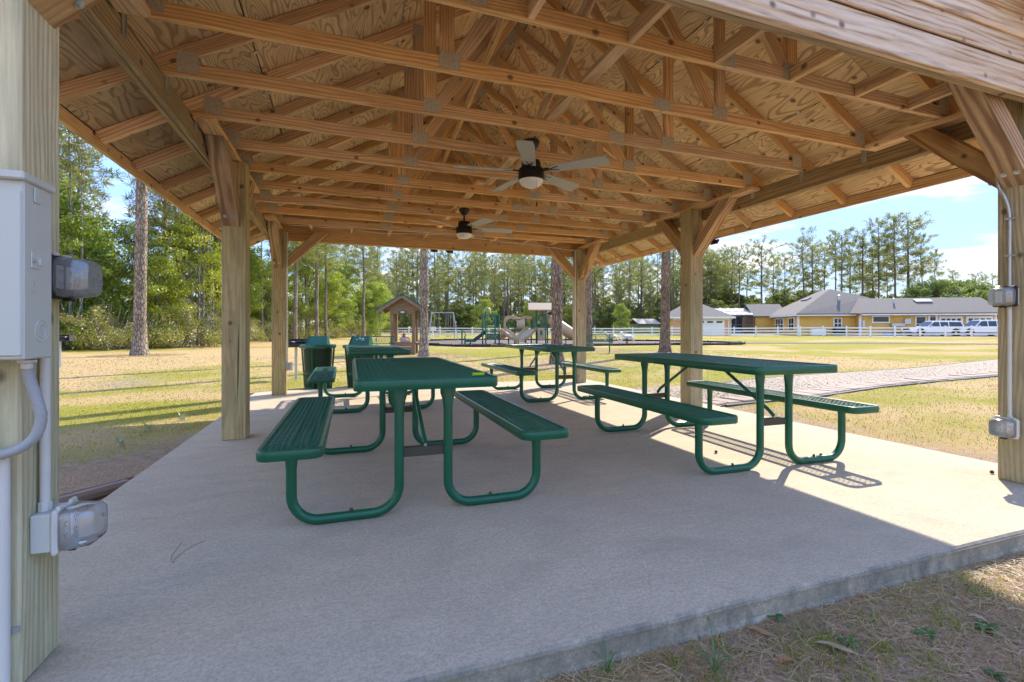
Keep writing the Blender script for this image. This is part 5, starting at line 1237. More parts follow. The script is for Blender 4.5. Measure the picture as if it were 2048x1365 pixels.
for s, z in ((10.55, 3.08), (13, 3.70), (15.4, 4.3)): hbox(25.7, 34.5, s - .05, s + .05, z - .04, z + .05, TW_, 'roof_bar', ln)
for z in (.05, 1.5, 2.92): hbox(25.75, 34.5, 10.52, 10.58, z - .05, z + .05, MAT['gutter_dark'], 'frame_rail', ln)
MB().add([Vector(h(25.8, 10.53, 0)), Vector(h(34.5, 10.53, 0)), Vector(h(34.5, 10.53, 3)), Vector(h(25.8, 10.53, 3))], [(0, 1, 2, 3)]).build('insect_screen', MAT['insect_screen'], ln)
hbox(25.75, 34.5, 16.0, 16.2, -.2, 2.9, MAT['screen_dark'], 'rear_wall', ln); hbox(27.0, 28.0, 15.9, 15.98, .1, 2.2, MAT['window_glass'], 'rear_window', ln)
by_house('pool_float', 'teal pool float stacked behind the fence', 'float', 28.5, 9.6, (1.5, .5, .5), 'pool_teal')
# detached garage
gp = at(1403, 66.0); gar = thing('detached_garage', 'peach garage with white door and grey hip roof left of the house', 'garage', T(gp.x, gp.y, gp.z, -HEAD - .10))
def gbox(x0, x1, y0, y1, z0, z1, mat, name, par=None): return MB().box(((x0 + x1) / 2, (y0 + y1) / 2, (z0 + z1) / 2), (x1 - x0, y1 - y0, z1 - z0)).build(name, mat, par or gar)
gbox(-3.9, 3.9, 0, .15, -.3, 2.62, MAT['peach_siding'], 'wall'); gbox(-3.9, -3.75, .15, 7, -.3, 2.62, YS, 'wall'); gbox(3.75, 3.9, .15, 7, -.3, 2.62, MAT['peach_siding'], 'wall')
gbox(-3.9, 3.9, -.03, -.005, 2.15, 2.62, TW_, 'door_header')
gd = gbox(-.6, 3.1, -.06, -.01, -.3, 2.14, TW_, 'garage_door')
for i in range(3): gbox(-.5 + i * 1.25, .3 + i * 1.25, -.075, -.062, 1.75, 2.0, WG, 'door_light', gd)
gbox(3.6, 3.72, -.06, 0, -.3, 2.6, TW_, 'corner_board'); MB().tube([(4.1, -.35, 2.62), (4.1, -.1, 2.35), (3.95, -.02, 2.2), (3.95, -.02, 0)], .05, 6).build('downpipe', TW_, gar)
a, b, c_, d_ = (-4.4, -.5, 2.6), (4.4, -.5, 2.6), (4.4, 7.5, 2.6), (-4.4, 7.5, 2.6); r0_, r1_ = (-1.6, 3.5, 4.55), (1.2, 3.5, 4.55)
for P in ((a, b, r1_, r0_), (b, c_, r1_), (c_, d_, r0_, r1_), (d_, a, r0_)):
    P = [Vector(p) for p in P]; n = len(P); MB().add(P + [p - Vector((0, 0, .12)) for p in P], [tuple(range(n)), tuple(range(2 * n - 1, n - 1, -1))] + [(i, (i + 1) % n, n + (i + 1) % n, n + i) for i in range(n)]).build('roof', RG, gar)
gbox(-4.4, 4.4, -.56, -.50, 2.38, 2.60, TW_, 'fascia')
# a small far shed between the trees
sp = at(1287, 92); sh = thing('garden_shed', 'small olive shed with tan roof far behind the fence', 'shed', T(sp.x, sp.y, sp.z, -HEAD + .35)); 
MB().box((0, 0, .9), (4.6, 3.4, 1.9)).build('wall', MAT['shed_olive'], sh)
for s in (-1, 1): MB().add([Vector(v) for v in ((-2.6, s * 2.0, 1.75), (2.6, s * 2.0, 1.75), (2.6, 0, 2.75), (-2.6, 0, 2.75), (-2.6, s * 2.0, 1.85), (2.6, s * 2.0, 1.85), (2.6, 0, 2.85), (-2.6, 0, 2.85))], [(0, 1, 2, 3), (7, 6, 5, 4), (0, 4, 5, 1), (1, 5, 6, 2), (3, 2, 6, 7), (0, 3, 7, 4)]).build('roof', MAT['shed_roof'], sh)

# ---------------------------------------------------------------- parked cars
def car(name, label, M, L=5.3, Hh=1.78, hood=.95, rear_slope=.10, pickup=False):
    t = thing(name, label, 'car', M, 'white cars parked in the driveway'); W = 1.95; CW = MAT['car_white']
    sill, belt = .42, 1.08
    prof = [(-L / 2, sill), (-L / 2 - .02, .75), (-L / 2 + .05, .95), (-L / 2 + .35, 1.02), (-L / 2 + hood + .25, belt + .02), (L / 2 - .02, belt), (L / 2, .85), (L / 2 - .02, sill)]
    m = MB(); k = len(prof); V = []
    for (y, ins) in ((-W / 2, .06), (-W / 2 + .06, 0), (W / 2 - .06, 0), (W / 2, .06)):
        for (x, z) in prof: V.append((x * (1 - ins * .25), y, z if z < .9 else z - ins * .6))
    F = [tuple(range(k)), tuple(range(4 * k - 1, 3 * k - 1, -1))]
    for j in range(3):
        for i in range(k): F.append((j * k + i, j * k + (i + 1) % k, (j + 1) * k + (i + 1) % k, (j + 1) * k + i))
    body = m.add(V, F).build('body', CW, t, True)
    gh = [(-L / 2 + hood + .15, belt), (-L / 2 + hood + .95, Hh - .04), (-L / 2 + hood + 1.25, Hh), (L / 2 - .55, Hh - .01), (L / 2 - .30, Hh - .08), (L / 2 - .08, belt)]
    m = MB(); k = len(gh); V = []
    for s in (-1, 1):
        for (x, z) in gh: V.append((x, s * (W / 2 - .05 - (z - belt) * .22), z))
    F = [tuple(range(k)), tuple(range(2 * k - 1, k - 1, -1))] + [(i, i + k, (i + 1) % k + k, (i + 1) % k) for i in range(k)]
    cab = m.add(V, F).build('cabin', CW, t)
    def pane(P, name='window'):
        for s in (-1, 1):
            vs = [(x, s * (W / 2 - .044 - (z - belt) * .22), z) for (x, z) in P]; vs2 = [(x, y - s * .02, z) for (x, y, z) in vs]; n = len(P)
            MB().add(vs + vs2, [tuple(range(n)), tuple(range(2 * n - 1, n - 1, -1))] + [(i, (i + 1) % n, n + (i + 1) % n, n + i) for i in range(n)]).build(name, WG, cab)
    x0 = -L / 2 + hood + .30; x3 = L / 2 - .25; z0, z1 = belt + .05, Hh - .14
    pane([(x0 + .05, z0), (x0 + .62, z1), (x0 + 1.18, z1), (x0 + 1.18, z0)]); pane([(x0 + 1.28, z0), (x0 + 1.28, z1), (x0 + 2.12, z1), (x0 + 2.12, z0)]); pane([(x0 + 2.22, z0), (x0 + 2.22, z1), (x3 - .16, z1), (x3 + .0, z0)])
    MB().add([(-L / 2 + hood + .22, -W / 2 + .16, belt + .05), (-L / 2 + hood + .22, W / 2 - .16, belt + .05), (-L / 2 + hood + .90, W / 2 - .27, Hh - .09), (-L / 2 + hood + .90, -W / 2 + .27, Hh - .09)], [(0, 1, 2, 3)]).build('windscreen', WG, cab, M=WORLD[t] @ Matrix.Translation((-.045, 0, .03)))
    for x in (-L / 2 + .95, L / 2 - 1.05):
        for s in (-1, 1):
            Rm = Matrix.Rotation(PI / 2, 3, 'X'); w = MB().lathe([(.24, -.12), (.38, -.12), (.40, -.08), (.40, .08), (.38, .12), (.24, .12)], 22, (x, s * (W / 2 - .10), .38), Rm).build('wheel', MAT['tyre'], t, True)
            MB().lathe([(.02, -.125), (.25, -.11), (.25, .11), (.02, .125)], 16, (x, s * (W / 2 - .10), .38), Rm).build('rim', MAT['chrome'], w, True)
            MB().lathe([(.47, -.01), (.47, .01)], 22, (x, s * (W / 2 + .003), .44), Rm).build('wheel_arch', MAT['black_plastic'], body)
    MB().box((0, 0, .36), (L - .9, W - .08, .12)).build('sill', MAT['black_plastic'], t); MB().cbox((-L / 2 - .02, 0, .52), (.14, W - .1, .2), .04).build('bumper', MAT['chrome'], t)
    for s in (-1, 1): MB().cbox((-L / 2 + .04, s * .74, .86), (.16, .34, .15), .04).build('headlight', MAT['globe_glass'], t); MB().cbox((L / 2 - .03, s * .84, 1.0), (.10, .14, .34), .03).build('tail_lamp', MAT['lamp_red'], t); MB().cbox((x0 + .22, s * (W / 2 + .09), belt + .06), (.12, .2, .16), .03).build('mirror', CW, t)
    MB().box((-L / 2 - .005, 0, .80), (.04, 1.1, .16)).build('grille', MAT['black_plastic'], t)
    for s in (-1, 1): MB().tube([(x0 + 1.0, s * .66, Hh + .03), (L / 2 - .6, s * .66, Hh + .02)], .02, 6).build('roof_rail', MAT['chrome'], t)
c1 = cf((1865 - 1024) / F_PX * 56.5, 56.5); car('parked_car', 'white pickup sized car parked nearer the porch', T(c1.x, c1.y, c1.z + .03, -HEAD - .12), 5.75, 1.80, 1.55)
c2_ = cf((1962 - 1024) / F_PX * 55.6, 55.6); car('parked_car', 'white long sport utility car parked at the right, partly behind the post', T(c2_.x, c2_.y, c2_.z + .03, -HEAD - .14), 5.6, 1.88, 1.35)
# ---------------------------------------------------------------- vegetation
rt = random.Random(99)
def unit(a): return a / np.maximum(np.linalg.norm(a, axis=-1, keepdims=True), 1e-9)
def leaf_quads(C, size, bias, aspect=0.55, out=None, r=rng):
    n = len(C); N = unit(r.normal(0, 1, (n, 3)) + np.array(bias) + (0 if out is None else out)); t = unit(np.cross(N, r.normal(0, 1, (n, 3)))); b = np.cross(N, t)
    s = (size * r.uniform(.65, 1.35, (n, 1)))
    V = np.stack([C - t * s / 2, C + b * s * aspect / 2, C + t * s / 2, C - b * s * aspect / 2], 1).reshape(-1, 3)
    return V, np.arange(4 * n).reshape(n, 4)
def slivers(C, D, length, width, r=rng):
    n = len(C); t = unit(D); b = unit(np.cross(t, r.normal(0, 1, (n, 3)))); L = length * r.uniform(.7, 1.3, (n, 1)); w = width * r.uniform(.7, 1.3, (n, 1))
    V = np.stack([C - b * w / 2, C + b * w / 2, C + t * L + b * w * .2, C + t * L - b * w * .2], 1).reshape(-1, 3); return V, np.arange(4 * n).reshape(n, 4)
def trunk_mesh(name, Hh, r0, r1, mat, seg=14, rings=26, lean=(0, 0), flare=.35, rough=.05, wob=.10, seed=0, bulge=None):
    V = []; F = []
    for i in range(rings + 1):
        q = i / rings; z = Hh * q - .15; rad = r0 + (r1 - r0) * q + r0 * flare * math.exp(-max(z, 0) / (r0 * 2.2))
        if bulge: rad *= 1 + bulge[1] * math.exp(-((z - bulge[0]) / bulge[2]) ** 2)
        cx = lean[0] * q * Hh + wob * mnoise.noise(Vector((q * 3, seed, 0))) * q * 3; cy = lean[1] * q * Hh + wob * mnoise.noise(Vector((q * 3, seed, 7))) * q * 3
        for k in range(seg):
            a = 2 * PI * k / seg; rr = rad * (1 + rough * 2 * mnoise.noise(Vector((math.cos(a) * 3 + seed, math.sin(a) * 3, z * 1.8))) + (rough * 2.2 * mnoise.noise(Vector((math.cos(a) * 9, math.sin(a) * 9 + seed, z * 7))) if seg > 20 else 0))
            V.append((cx + rr * math.cos(a), cy + rr * math.sin(a), z))
    for i in range(rings):
        for k in range(seg): F.append((i * seg + k, i * seg + (k + 1) % seg, (i + 1) * seg + (k + 1) % seg, (i + 1) * seg + k))
    return np_mesh(name, V, np.array(F), MAT[mat], True)
def spline_at(lean, q, Hh, wob, seed): return np.array([lean[0] * q * Hh + wob * mnoise.noise(Vector((q * 3, seed, 0))) * q * 3, lean[1] * q * Hh + wob * mnoise.noise(Vector((q * 3, seed, 7))) * q * 3, Hh * q - .15])
def limb_tubes(paths, seg=4):
    V = []; F = []
    for P, r0, r1 in paths:
        P = [Vector(p) for p in P]; n = len(P); o = len(V)
        for i, p in enumerate(P):
            d = (P[min(i + 1, n - 1)] - P[max(i - 1, 0)]).normalized(); u = d.orthogonal().normalized(); w = d.cross(u); r = r0 + (r1 - r0) * i / max(1, n - 1)
            for k in range(seg): a = 2 * PI * k / seg; V.append(tuple(p + (u * math.cos(a) + w * math.sin(a)) * r))
        for i in range(n - 1):
            for k in range(seg): F.append((o + i * seg + k, o + i * seg + (k + 1) % seg, o + (i + 1) * seg + (k + 1) % seg, o + (i + 1) * seg + k))
    return V, F
def make_pine(seed, Hh, r0, lean=(0, 0), crown=0.42, spread=2.3, nb=34, tufts=7, per=9, nl=.42, nw=.075, bark_='far_bark', mat='pine_needle', wob=.12):
    r = np.random.default_rng(seed); rr = random.Random(seed)
    tr = trunk_mesh('trunk', Hh, r0, r0 * .25, bark_, 9, 16, lean, .25, .03, wob, seed)
    C = []; D = []; paths = []
    for k in range(nb):
        q = 1 - crown * (k / (nb - 1)) ** .85; q = min(.985, q + rr.uniform(-.02, .02)); base = spline_at(lean, q, Hh, wob, seed)
        f = (1 - q) / crown; L = spread * (.30 + .85 * math.sin(PI * min(.95, .18 + f * .72))) * rr.uniform(.5, 1.15)
        if rr.random() < .18: L *= .45
        a = k * 2.399 + rr.uniform(-.5, .5); el = .75 - .75 * f + rr.uniform(-.25, .25)
        d = np.array([math.cos(a) * math.cos(el), math.sin(a) * math.cos(el), math.sin(el)]); tip = base + d * L + np.array([0, 0, .12 * L]); mid = base + d * L * .5 + np.array([0, 0, -.03 * L])
        paths.append(([base, mid, tip], .035 * r0 / .18, .012))
        for j in range(tufts):
            t = 1 - .62 * (j / tufts) ** 1.1; p = base + (tip - base) * t + r.normal(0, .16, 3) * (1 if j else .3); dirn = unit(d + r.normal(0, .5, 3) + np.array([0, 0, .45]))
            n = max(3, int(per * rr.uniform(.6, 1.3))); C.append(np.repeat(p[None], n, 0) + r.normal(0, .10, (n, 3))); D.append(dirn + r.normal(0, .75, (n, 3)))
    V, F = slivers(np.concatenate(C), np.concatenate(D), nl, nw, r); crown_me = np_mesh('crown', V, F, MAT[mat])
    lv, lf = limb_tubes(paths); limb_me = np_mesh('limbs', lv, np.array(lf), MAT[bark_])
    return tr, limb_me, crown_me
def make_hardwood(seed, Hh, r0, zb, Rc, clumps=46, per=150, ls=.17, mat='hardwood_leaf', bark_='pale_bark', flat=.62):
    r = np.random.default_rng(seed); rr = random.Random(seed)
    tr = trunk_mesh('trunk', Hh * .86, r0, r0 * .25, bark_, 8, 12, (rr.uniform(-.04, .04), rr.uniform(-.04, .04)), .2, .05, .22, seed)
    C = []; O = []; paths = []
    for k in range(clumps):
        a = rr.uniform(0, 2 * PI); q = rr.random(); z = zb + (Hh - zb) * q; rad = Rc * math.sin(PI * (.14 + .80 * q) ** .9) ** .7 * math.sqrt(rr.uniform(.12, 1.0)) * (1 + .3 * mnoise.noise(Vector((math.cos(a), math.sin(a), q * 3 + seed))))
        c = np.array([rad * math.cos(a), rad * math.sin(a), z]); cr = rr.uniform(.45, .95) * (Rc / 2.6) ** .5; n = int(per * rr.uniform(.5, 1.4) * cr)
        p = unit(r.normal(0, 1, (n, 3))) * (r.uniform(.25, 1, (n, 1)) ** .6) * np.array([cr, cr, cr * flat]); C.append(c + p); O.append(unit(p) * .9)
        if k % 2 == 0: b = np.array([0, 0, max(zb * .6, z - rad * .9)]); paths.append(([b, (b + c) / 2 + np.array([0, 0, .2]), c], .05, .012))
    V, F = leaf_quads(np.concatenate(C), ls, (0, 0, .5), .6, np.concatenate(O), r); me = np_mesh('crown', V, F, MAT[mat])
    lv, lf = limb_tubes(paths); return tr, np_mesh('limbs', lv, np.array(lf), MAT[bark_]), me
def make_bush(seed, Rc, Hh, n=5200, ls=.10, mat='thicket_leaf'):
    r = np.random.default_rng(seed); rr = random.Random(seed); C = []; paths = []
    for k in range(38):
        a = rr.uniform(0, 2 * PI); d = Rc * math.sqrt(rr.random()); top = Hh * (1 - (d / Rc) ** 2 * .55) * rr.uniform(.55, 1.05); cr = rr.uniform(.3, .62) * Rc / 1.9
        z = rr.uniform(.12, 1.0) * top; c = np.array([d * math.cos(a), d * math.sin(a), max(z, cr * .5)]); m_ = n // 38
        C.append(c + unit(r.normal(0, 1, (m_, 3))) * (r.uniform(.1, 1, (m_, 1)) ** .6) * cr)
        paths.append(([(c[0] * .25, c[1] * .25, 0), (c[0] * .6 + r.normal(0, .1), c[1] * .6, top * .5), (c[0] + r.normal(0, .2), c[1] + r.normal(0, .2), top + .15)], .018, .006))
    V, F = leaf_quads(np.concatenate(C), ls, (0, 0, .35), .55, None, r); lv, lf = limb_tubes(paths, 3)
    return np_mesh('foliage', V, F, MAT[mat]), np_mesh('twigs', lv, np.array(lf), MAT['pale_bark'])
def plant_tree(name, label, cat, parts, p, rz, s, group, names=('trunk', 'limbs', 'crown')):
    wd = rt.uniform(.78, 1.38) if name == 'pine_tree' else 1.0
    t = thing(name, label, cat, Matrix.Translation(p) @ Matrix.Rotation(rz, 4, 'Z') @ Matrix.Diagonal((s * wd, s * wd, s, 1)), group)
    for nm, me in zip(names, parts): mesh_obj(nm, me, t)
    return t
# --- the five pines round the pavilion: bark modelled, crowns high above the roof
FAR_PINES = [make_pine(s, 17.0, .19, crown=.52, spread=2.7, nb=46) for s in (11, 12, 13)] + [make_pine(14, 17.0, .17, (.02, .01), .38, 2.0, 30), make_pine(15, 17, .16, (-.015, 0), .52, 2.1, 34), make_pine(16, 17, .2, (0, .01), .34, 2.7, 28)]
def near_pine(key, label, r0, Hh, bark_, lean, seed, bulge=None):
    Hh = 26.0
    p = TREES[key]; t = thing('pine_tree', label, 'pine tree', T(p.x, p.y, p.z))
    mesh_obj('trunk', trunk_mesh('trunk', Hh, r0, r0 * .55, bark_, 34, 150, lean, .55, .045, .10, seed, bulge), t)
    src = FAR_PINES[(3, 5)[seed % 2]]; s = 1.1
    Mx = WORLD[t] @ Matrix.Translation((lean[0] * Hh * .9, lean[1] * Hh * .9, Hh - 17.0 * s + .2)) @ Matrix.Diagonal((s, s, s, 1)); mesh_obj('limbs', src[1], t, Mx); mesh_obj('crown', src[2], t, Mx)
near_pine('a', 'thick grey barked pine trunk alone on the left lawn', .215, 17, 'pine_bark', (.008, 0), 1); near_pine('b', 'scarred pine trunk right of the kiosk shelter', .165, 17, 'pine_bark', (.002, 0), 2, (2.9, .22, .55))
near_pine('c', 'reddish pine trunk left of the far right pavilion post', .175, 17, 'red_pine_bark', (-.004, 0), 3); near_pine('d', 'pine trunk half hidden behind the far right pavilion post', .20, 17, 'red_pine_bark', (0.002, 0), 4); near_pine('e', 'reddish pine trunk left of the middle right pavilion post', .205, 17, 'red_pine_bark', (.003, 0), 5)
# --- the wood on the left
HW = [make_hardwood(s, h_, .11, z_, R_, c_ + 14, 230, .16) for s, h_, z_, R_, c_ in ((21, 8.5, 1.2, 2.7, 60), (22, 9.5, 1.6, 3.0, 66), (23, 7.0, .9, 2.4, 50), (24, 10.5, 2.4, 2.8, 60), (25, 8.0, 1.0, 2.2, 46))]
BU = [make_bush(s, R_, h_) for s, R_, h_ in ((31, 1.9, 3.0), (32, 2.3, 2.4), (33, 1.6, 3.6))]; BG = [make_bush(34, 1.7, 2.6, 5200, .11, 'hardwood_leaf')]
MP = [make_pine(s, 15.0, .17, (rl, 0), .5, 2.4, 42, 8, 12, .34, .045, 'pine_bark') for s, rl in ((41, .01), (42, -.012), (43, 0.004))]
def front_d(u): return float(np.interp(u, [-300, 100, 250, 440, 520, 650, 720, 780], [18, 21.5, 23, 28, 36, 46, 54, 60]))
def spread_u(u0, u1, dfun, step):
    u = u0
    while u < u1:
        d = dfun(u); yield u + rt.uniform(-.3, .3) * step * F_PX / d, d; u += step * F_PX / d * rt.uniform(.75, 1.25)
for u, d in spread_u(-260, 740, lambda u: front_d(u) + 1.3, 1.9):
    p = at(u, d + rt.uniform(-.4, .8)); b_ = rt.choice(BU + BU + BG); plant_tree('bush', 'tangled olive bush in the thicket along the left wood edge' if b_ in BU else 'bright green bush in the thicket along the left wood edge', 'bush', b_, p, rt.uniform(0, 6.3), rt.uniform(.75, 1.15), 'thicket bushes at the wood edge' if b_ in BU else 'green bushes at the wood edge', ('foliage', 'twigs'))
for row, (off, step, s0, s1) in enumerate(((3.4, 2.3, .60, .98), (7.0, 2.8, .85, 1.2), (13, 4.0, .95, 1.35), (21, 5.0, 1.0, 1.4))):
    for u, d in spread_u(-260, 760, lambda u: front_d(u) + off, step):
        p = at(u, d + rt.uniform(-1, 1)); s = rt.uniform(s0, s1)
        if 180 < u < 300: s *= (.80, .62, .52, .42)[row]
        if 490 < u < 560: s *= .75
        if u < 165: s *= 1.12
        if u > 560 and row > 1: s *= .8
        plant_tree('hardwood_tree', ['leafy green hardwood tree in the front of the left wood', 'leafy green hardwood tree in the second rank of the left wood', 'tall green hardwood tree deep in the left wood', 'tall green hardwood tree at the back of the left wood'][row], 'tree', rt.choice(HW), p, rt.uniform(0, 6.3), s, ['front hardwoods of the left wood', 'second rank hardwoods', 'deep hardwoods of the left wood', 'back hardwoods of the left wood'][row])
for u, d, s, lb in ((155, 31, .95, 'tall pine rising above the hardwoods beside the near left post'), (333, 29, .80, 'slim pine trunk right of the lone lawn pine'), (357, 33, .85, 'slim pine trunk farther right in the left wood'), (428, 36, .85, 'slim pine trunk left of the middle left post'), (590, 37, .85, 'pale slim pine trunk just right of the far left post'), (613, 47, .85, 'dark slim pine trunk behind the left litter bin'), (634, 41, .9, 'knobbly pine trunk above the left litter bin'), (652, 44, .9, 'slim pine trunk between the two litter bins'), (727, 50, .85, 'straight slim pine trunk left of the kiosk shelter'), (690, 66, .9, 'pine behind the right litter bin'), (560, 55, .9, 'pine behind the far left post'), (755, 78, 1.0, 'pine just left of the kiosk roof')):
    plant_tree('pine_tree', lb, 'pine tree', rt.choice(MP), at(u, d), rt.uniform(0, 6.3), s, 'pines standing in the left wood')
# slim poles of young pines standing in the front of the wood
SLIM = [make_pine(s, 12.0, .075, (l_, 0), .30, 1.3, 20, 6, 9, .30, .045, 'pale_bark') for s, l_ in ((45, .01), (46, -.02))]
for k, u in enumerate(range(-200, 760, 26)):
    uu = u + rt.uniform(-9, 9)
    if 185 < uu < 265: continue
    d = front_d(uu) + rt.uniform(1.5, 9); plant_tree('young_pine', 'slim young pine pole among the hardwoods of the left wood', 'pine tree', SLIM[k % 2], at(uu, d), rt.uniform(0, 6.3), rt.uniform(.7, 1.25), 'slim pine poles in the left wood')
# --- the pine grove behind the playground
UH = [make_hardwood(s, 5.5, .06, .3, 2.1, 34, 120, .30, 'understory_leaf', 'far_bark') for s in (51, 52, 53)]
used = []
for k in range(140):
    for _ in range(20):
        d = rt.uniform(96, 150); u = rt.uniform(735, 1470)
        if all(abs(u - a) * 0.5 * (d + b) / 2 / F_PX > 1.0 or abs(d - b) > 6 for a, b in used): break
    used.append((u, d)); s = rt.choice((.62, .78, .90, .98, 1.06, 1.12)) * rt.uniform(.94, 1.06) * (1.0 + (d - 96) / 54 * .22)
    if u > 1400: s *= .95
    plant_tree('pine_tree', 'slender pine in the grove behind the playground fence', 'pine tree', rt.choice(FAR_PINES), at(u, d), rt.uniform(0, 6.3), s, 'pines of the grove behind the playground')
for k in range(96):
    d = rt.uniform(93, 140); u = rt.uniform(700, 1480); plant_tree('understory_tree', 'low leafy tree under the pine grove', 'tree', rt.choice(UH), at(u, d), rt.uniform(0, 6.3), rt.uniform(.55, 1.25), 'low trees under the pine grove')
for k in range(62):
    d = rt.uniform(145, 178); u = 690 + 13 * k; plant_tree('understory_tree', 'dense dark tree at the back of the pine grove', 'tree', rt.choice(UH), at(u, d), rt.uniform(0, 6.3), rt.uniform(1.5, 2.3), 'dense trees closing the pine grove')
for u, d, s in ((1243, 84, .75), (968, 88, .9), (1060, 90, .8)): plant_tree('young_tree', {1243: 'pale young tree by the small far shed', 968: 'bright young tree left of the play tower', 1060: 'bright young tree behind the play tunnel'}[u], 'tree', HW[2], at(u, d), u, s, None)
# --- pines behind the house
HOUSE_PINES = ((1415, 100, 505), (1432, 112, 520), (1478, 98, 500), (1495, 118, 535), (1523, 96, 490), (1546, 108, 515), (1570, 112, 515), (1606, 96, 473), (1625, 100, 490), (1650, 106, 495), (1670, 98, 478), (1684, 95, 468), (1700, 112, 500), (1725, 94, 470), (1745, 104, 495), (1757, 92, 452), (1775, 110, 500), (1792, 90, 436), (1816, 92, 440), (1842, 94, 476), (1870, 97, 505), (1905, 112, 545), (1950, 118, 552), (1985, 116, 556), (1590, 128, 545), (1640, 130, 550), (1735, 130, 548), (1830, 130, 552), (2060, 100, 500), (2110, 105, 480))
sorted_u = sorted(q[0] for q in HOUSE_PINES)
ORD = ['first', 'second', 'third', 'fourth', 'fifth', 'sixth', 'seventh', 'eighth', 'ninth', 'tenth', 'eleventh', 'twelfth', 'thirteenth', 'fourteenth', 'fifteenth', 'sixteenth', 'seventeenth', 'eighteenth', 'nineteenth', 'twentieth'] + ['twenty ' + s for s in ('first', 'second', 'third', 'fourth', 'fifth', 'sixth', 'seventh', 'eighth', 'ninth')] + ['thirtieth']
for u, d, top in HOUSE_PINES:
    p = at(u, d); Hn = zat(top, d) - p.z; lean_i = 3 if u in (1842, 1870) else rt.choice((0, 1, 2, 4, 5)); plant_tree('pine_tree', 'tall leaning pine right of the others behind the house' if u == 1842 else 'tallest pine standing behind the house roof' if u == 1792 else 'tall pine behind the yellow house, %s from the left' % ORD[sorted_u.index(u)], 'pine tree', FAR_PINES[lean_i], p, rt.uniform(0, 6.3) if u != 1842 else -HEAD, Hn / 17.0, 'tall pines behind the yellow house' if u not in (1842, 1792) else None)
for k in range(70):
    d = rt.uniform(104, 140); u = 1395 + (5.5 * k if k < 40 else 220 + 16 * (k - 40)) + rt.uniform(-8, 8); plant_tree('understory_tree', 'low green tree behind the yellow house', 'tree', rt.choice(UH), at(u, d), rt.uniform(0, 6.3), rt.uniform(1.0, 1.9), 'low trees behind the house')
OAK = make_hardwood(61, 9.0, .3, 1.5, 6.5, 130, 120, .32, 'oak_leaf', 'far_bark')
for u, d, s in ((1868, 84, .98), (1915, 86, 1.02)): plant_tree('oak_tree', {1868: 'broad round green oak rising over the house roof', 1915: 'round green oak at the right end of the house roof'}[u], 'tree', OAK, at(u, d), u, s, None)
# hedge shrubs by the far shed
for i, u in enumerate((1278, 1295, 1313)): plant_tree('cone_shrub', 'small cone shrub in front of the far shed', 'shrub', BG[0], at(u, 80), i, .62, 'cone shrubs by the far shed', ('foliage', 'twigs'))

# ---------------------------------------------------------------- grass, straw and litter
def blades(n, rmin, rmax, hfun, wfun, mat, accept, half=1.12, lay=0.35, seed=5, segs=2):
    r = np.random.default_rng(seed); P = []; S = []
    rad = np.exp(r.uniform(math.log(rmin), math.log(rmax), n)); ang = r.uniform(-half, half, n) + HEAD
    X = rad * np.sin(ang); Y = rad * np.cos(ang)
    keep = [i for i in range(n) if accept(X[i], Y[i], rad[i], r.random())]
    X, Y, rad = X[keep], Y[keep], rad[keep]; n = len(X); Z = np.array([gz(x, y) for x, y in zip(X, Y)])
    B = np.c_[X, Y, Z - .004]; a = r.uniform(0, 2 * PI, n); side = np.c_[np.cos(a), np.sin(a), np.zeros(n)]; la = r.uniform(0, 2 * PI, n); ld = np.c_[np.cos(la), np.sin(la), np.zeros(n)]
    H = (hfun(rad) * r.uniform(.5, 1.4, n))[:, None]; W = (wfun(rad) * r.uniform(.7, 1.3, n))[:, None]; bend = r.uniform(.1, 1, n)[:, None] * lay * 2
    up = np.array([[0, 0, 1.0]]); mid = B + up * H * .62 + ld * H * bend * .35; tip = B + up * H * (1 - bend * .35) + ld * H * bend
    V = np.stack([B - side * W / 2, B + side * W / 2, mid + side * W * .38, mid - side * W * .38, tip], 1).reshape(-1, 3); o = np.arange(n)[:, None] * 5
    Q = o + np.array([[0, 1, 2, 3]]); Tt = o + np.array([[3, 2, 4]])
    return np_mesh('blades', V, [Q, Tt], MAT[mat])
def outside(x, y): return slab_dist(x, y) > 0.01 and not in_path(x, y)
def acc_green(x, y, r, q):
    if not outside(x, y): return False
    g, d, p = patch(x, y); k = max(0, min(1, (g - .22) * 1.8)) * (1 - max(0, min(.93, (d - .25) * 2.2))) * (1 - max(0, min(.90, (p - .1) * 1.5)))
    if y < SY0: k = .55 * max(0, min(1, (mnoise.noise(Vector((x * 2.6, y * 2.6, 4))) + .5 * mnoise.noise(Vector((x * 7, y * 7, 2))) + .02) * 2.2)) + .03
    return q < k
def acc_straw(x, y, r, q):
    if not outside(x, y): return False
    g, d, p = patch(x, y); return q < max(.08, min(1, (.75 - g) * 1.4)) * (1 - max(0, min(.8, (d - .3) * 2)))
tag(mesh_obj('grass', blades(260000, 0.75, 22, lambda r: .026 + .0004 * r, lambda r: .0024 * np.maximum(1, r / 2.6), 'grass_blade', acc_green)), 'short green and yellow lawn grass around the slab', 'grass', kind='stuff')
tag(mesh_obj('dry_grass', blades(170000, 1.0, 22, lambda r: .022 + .0003 * r, lambda r: .0024 * np.maximum(1, r / 2.6), 'straw_blade', acc_straw, lay=.8, seed=8)), 'dry tan grass between the green patches', 'grass', kind='stuff')
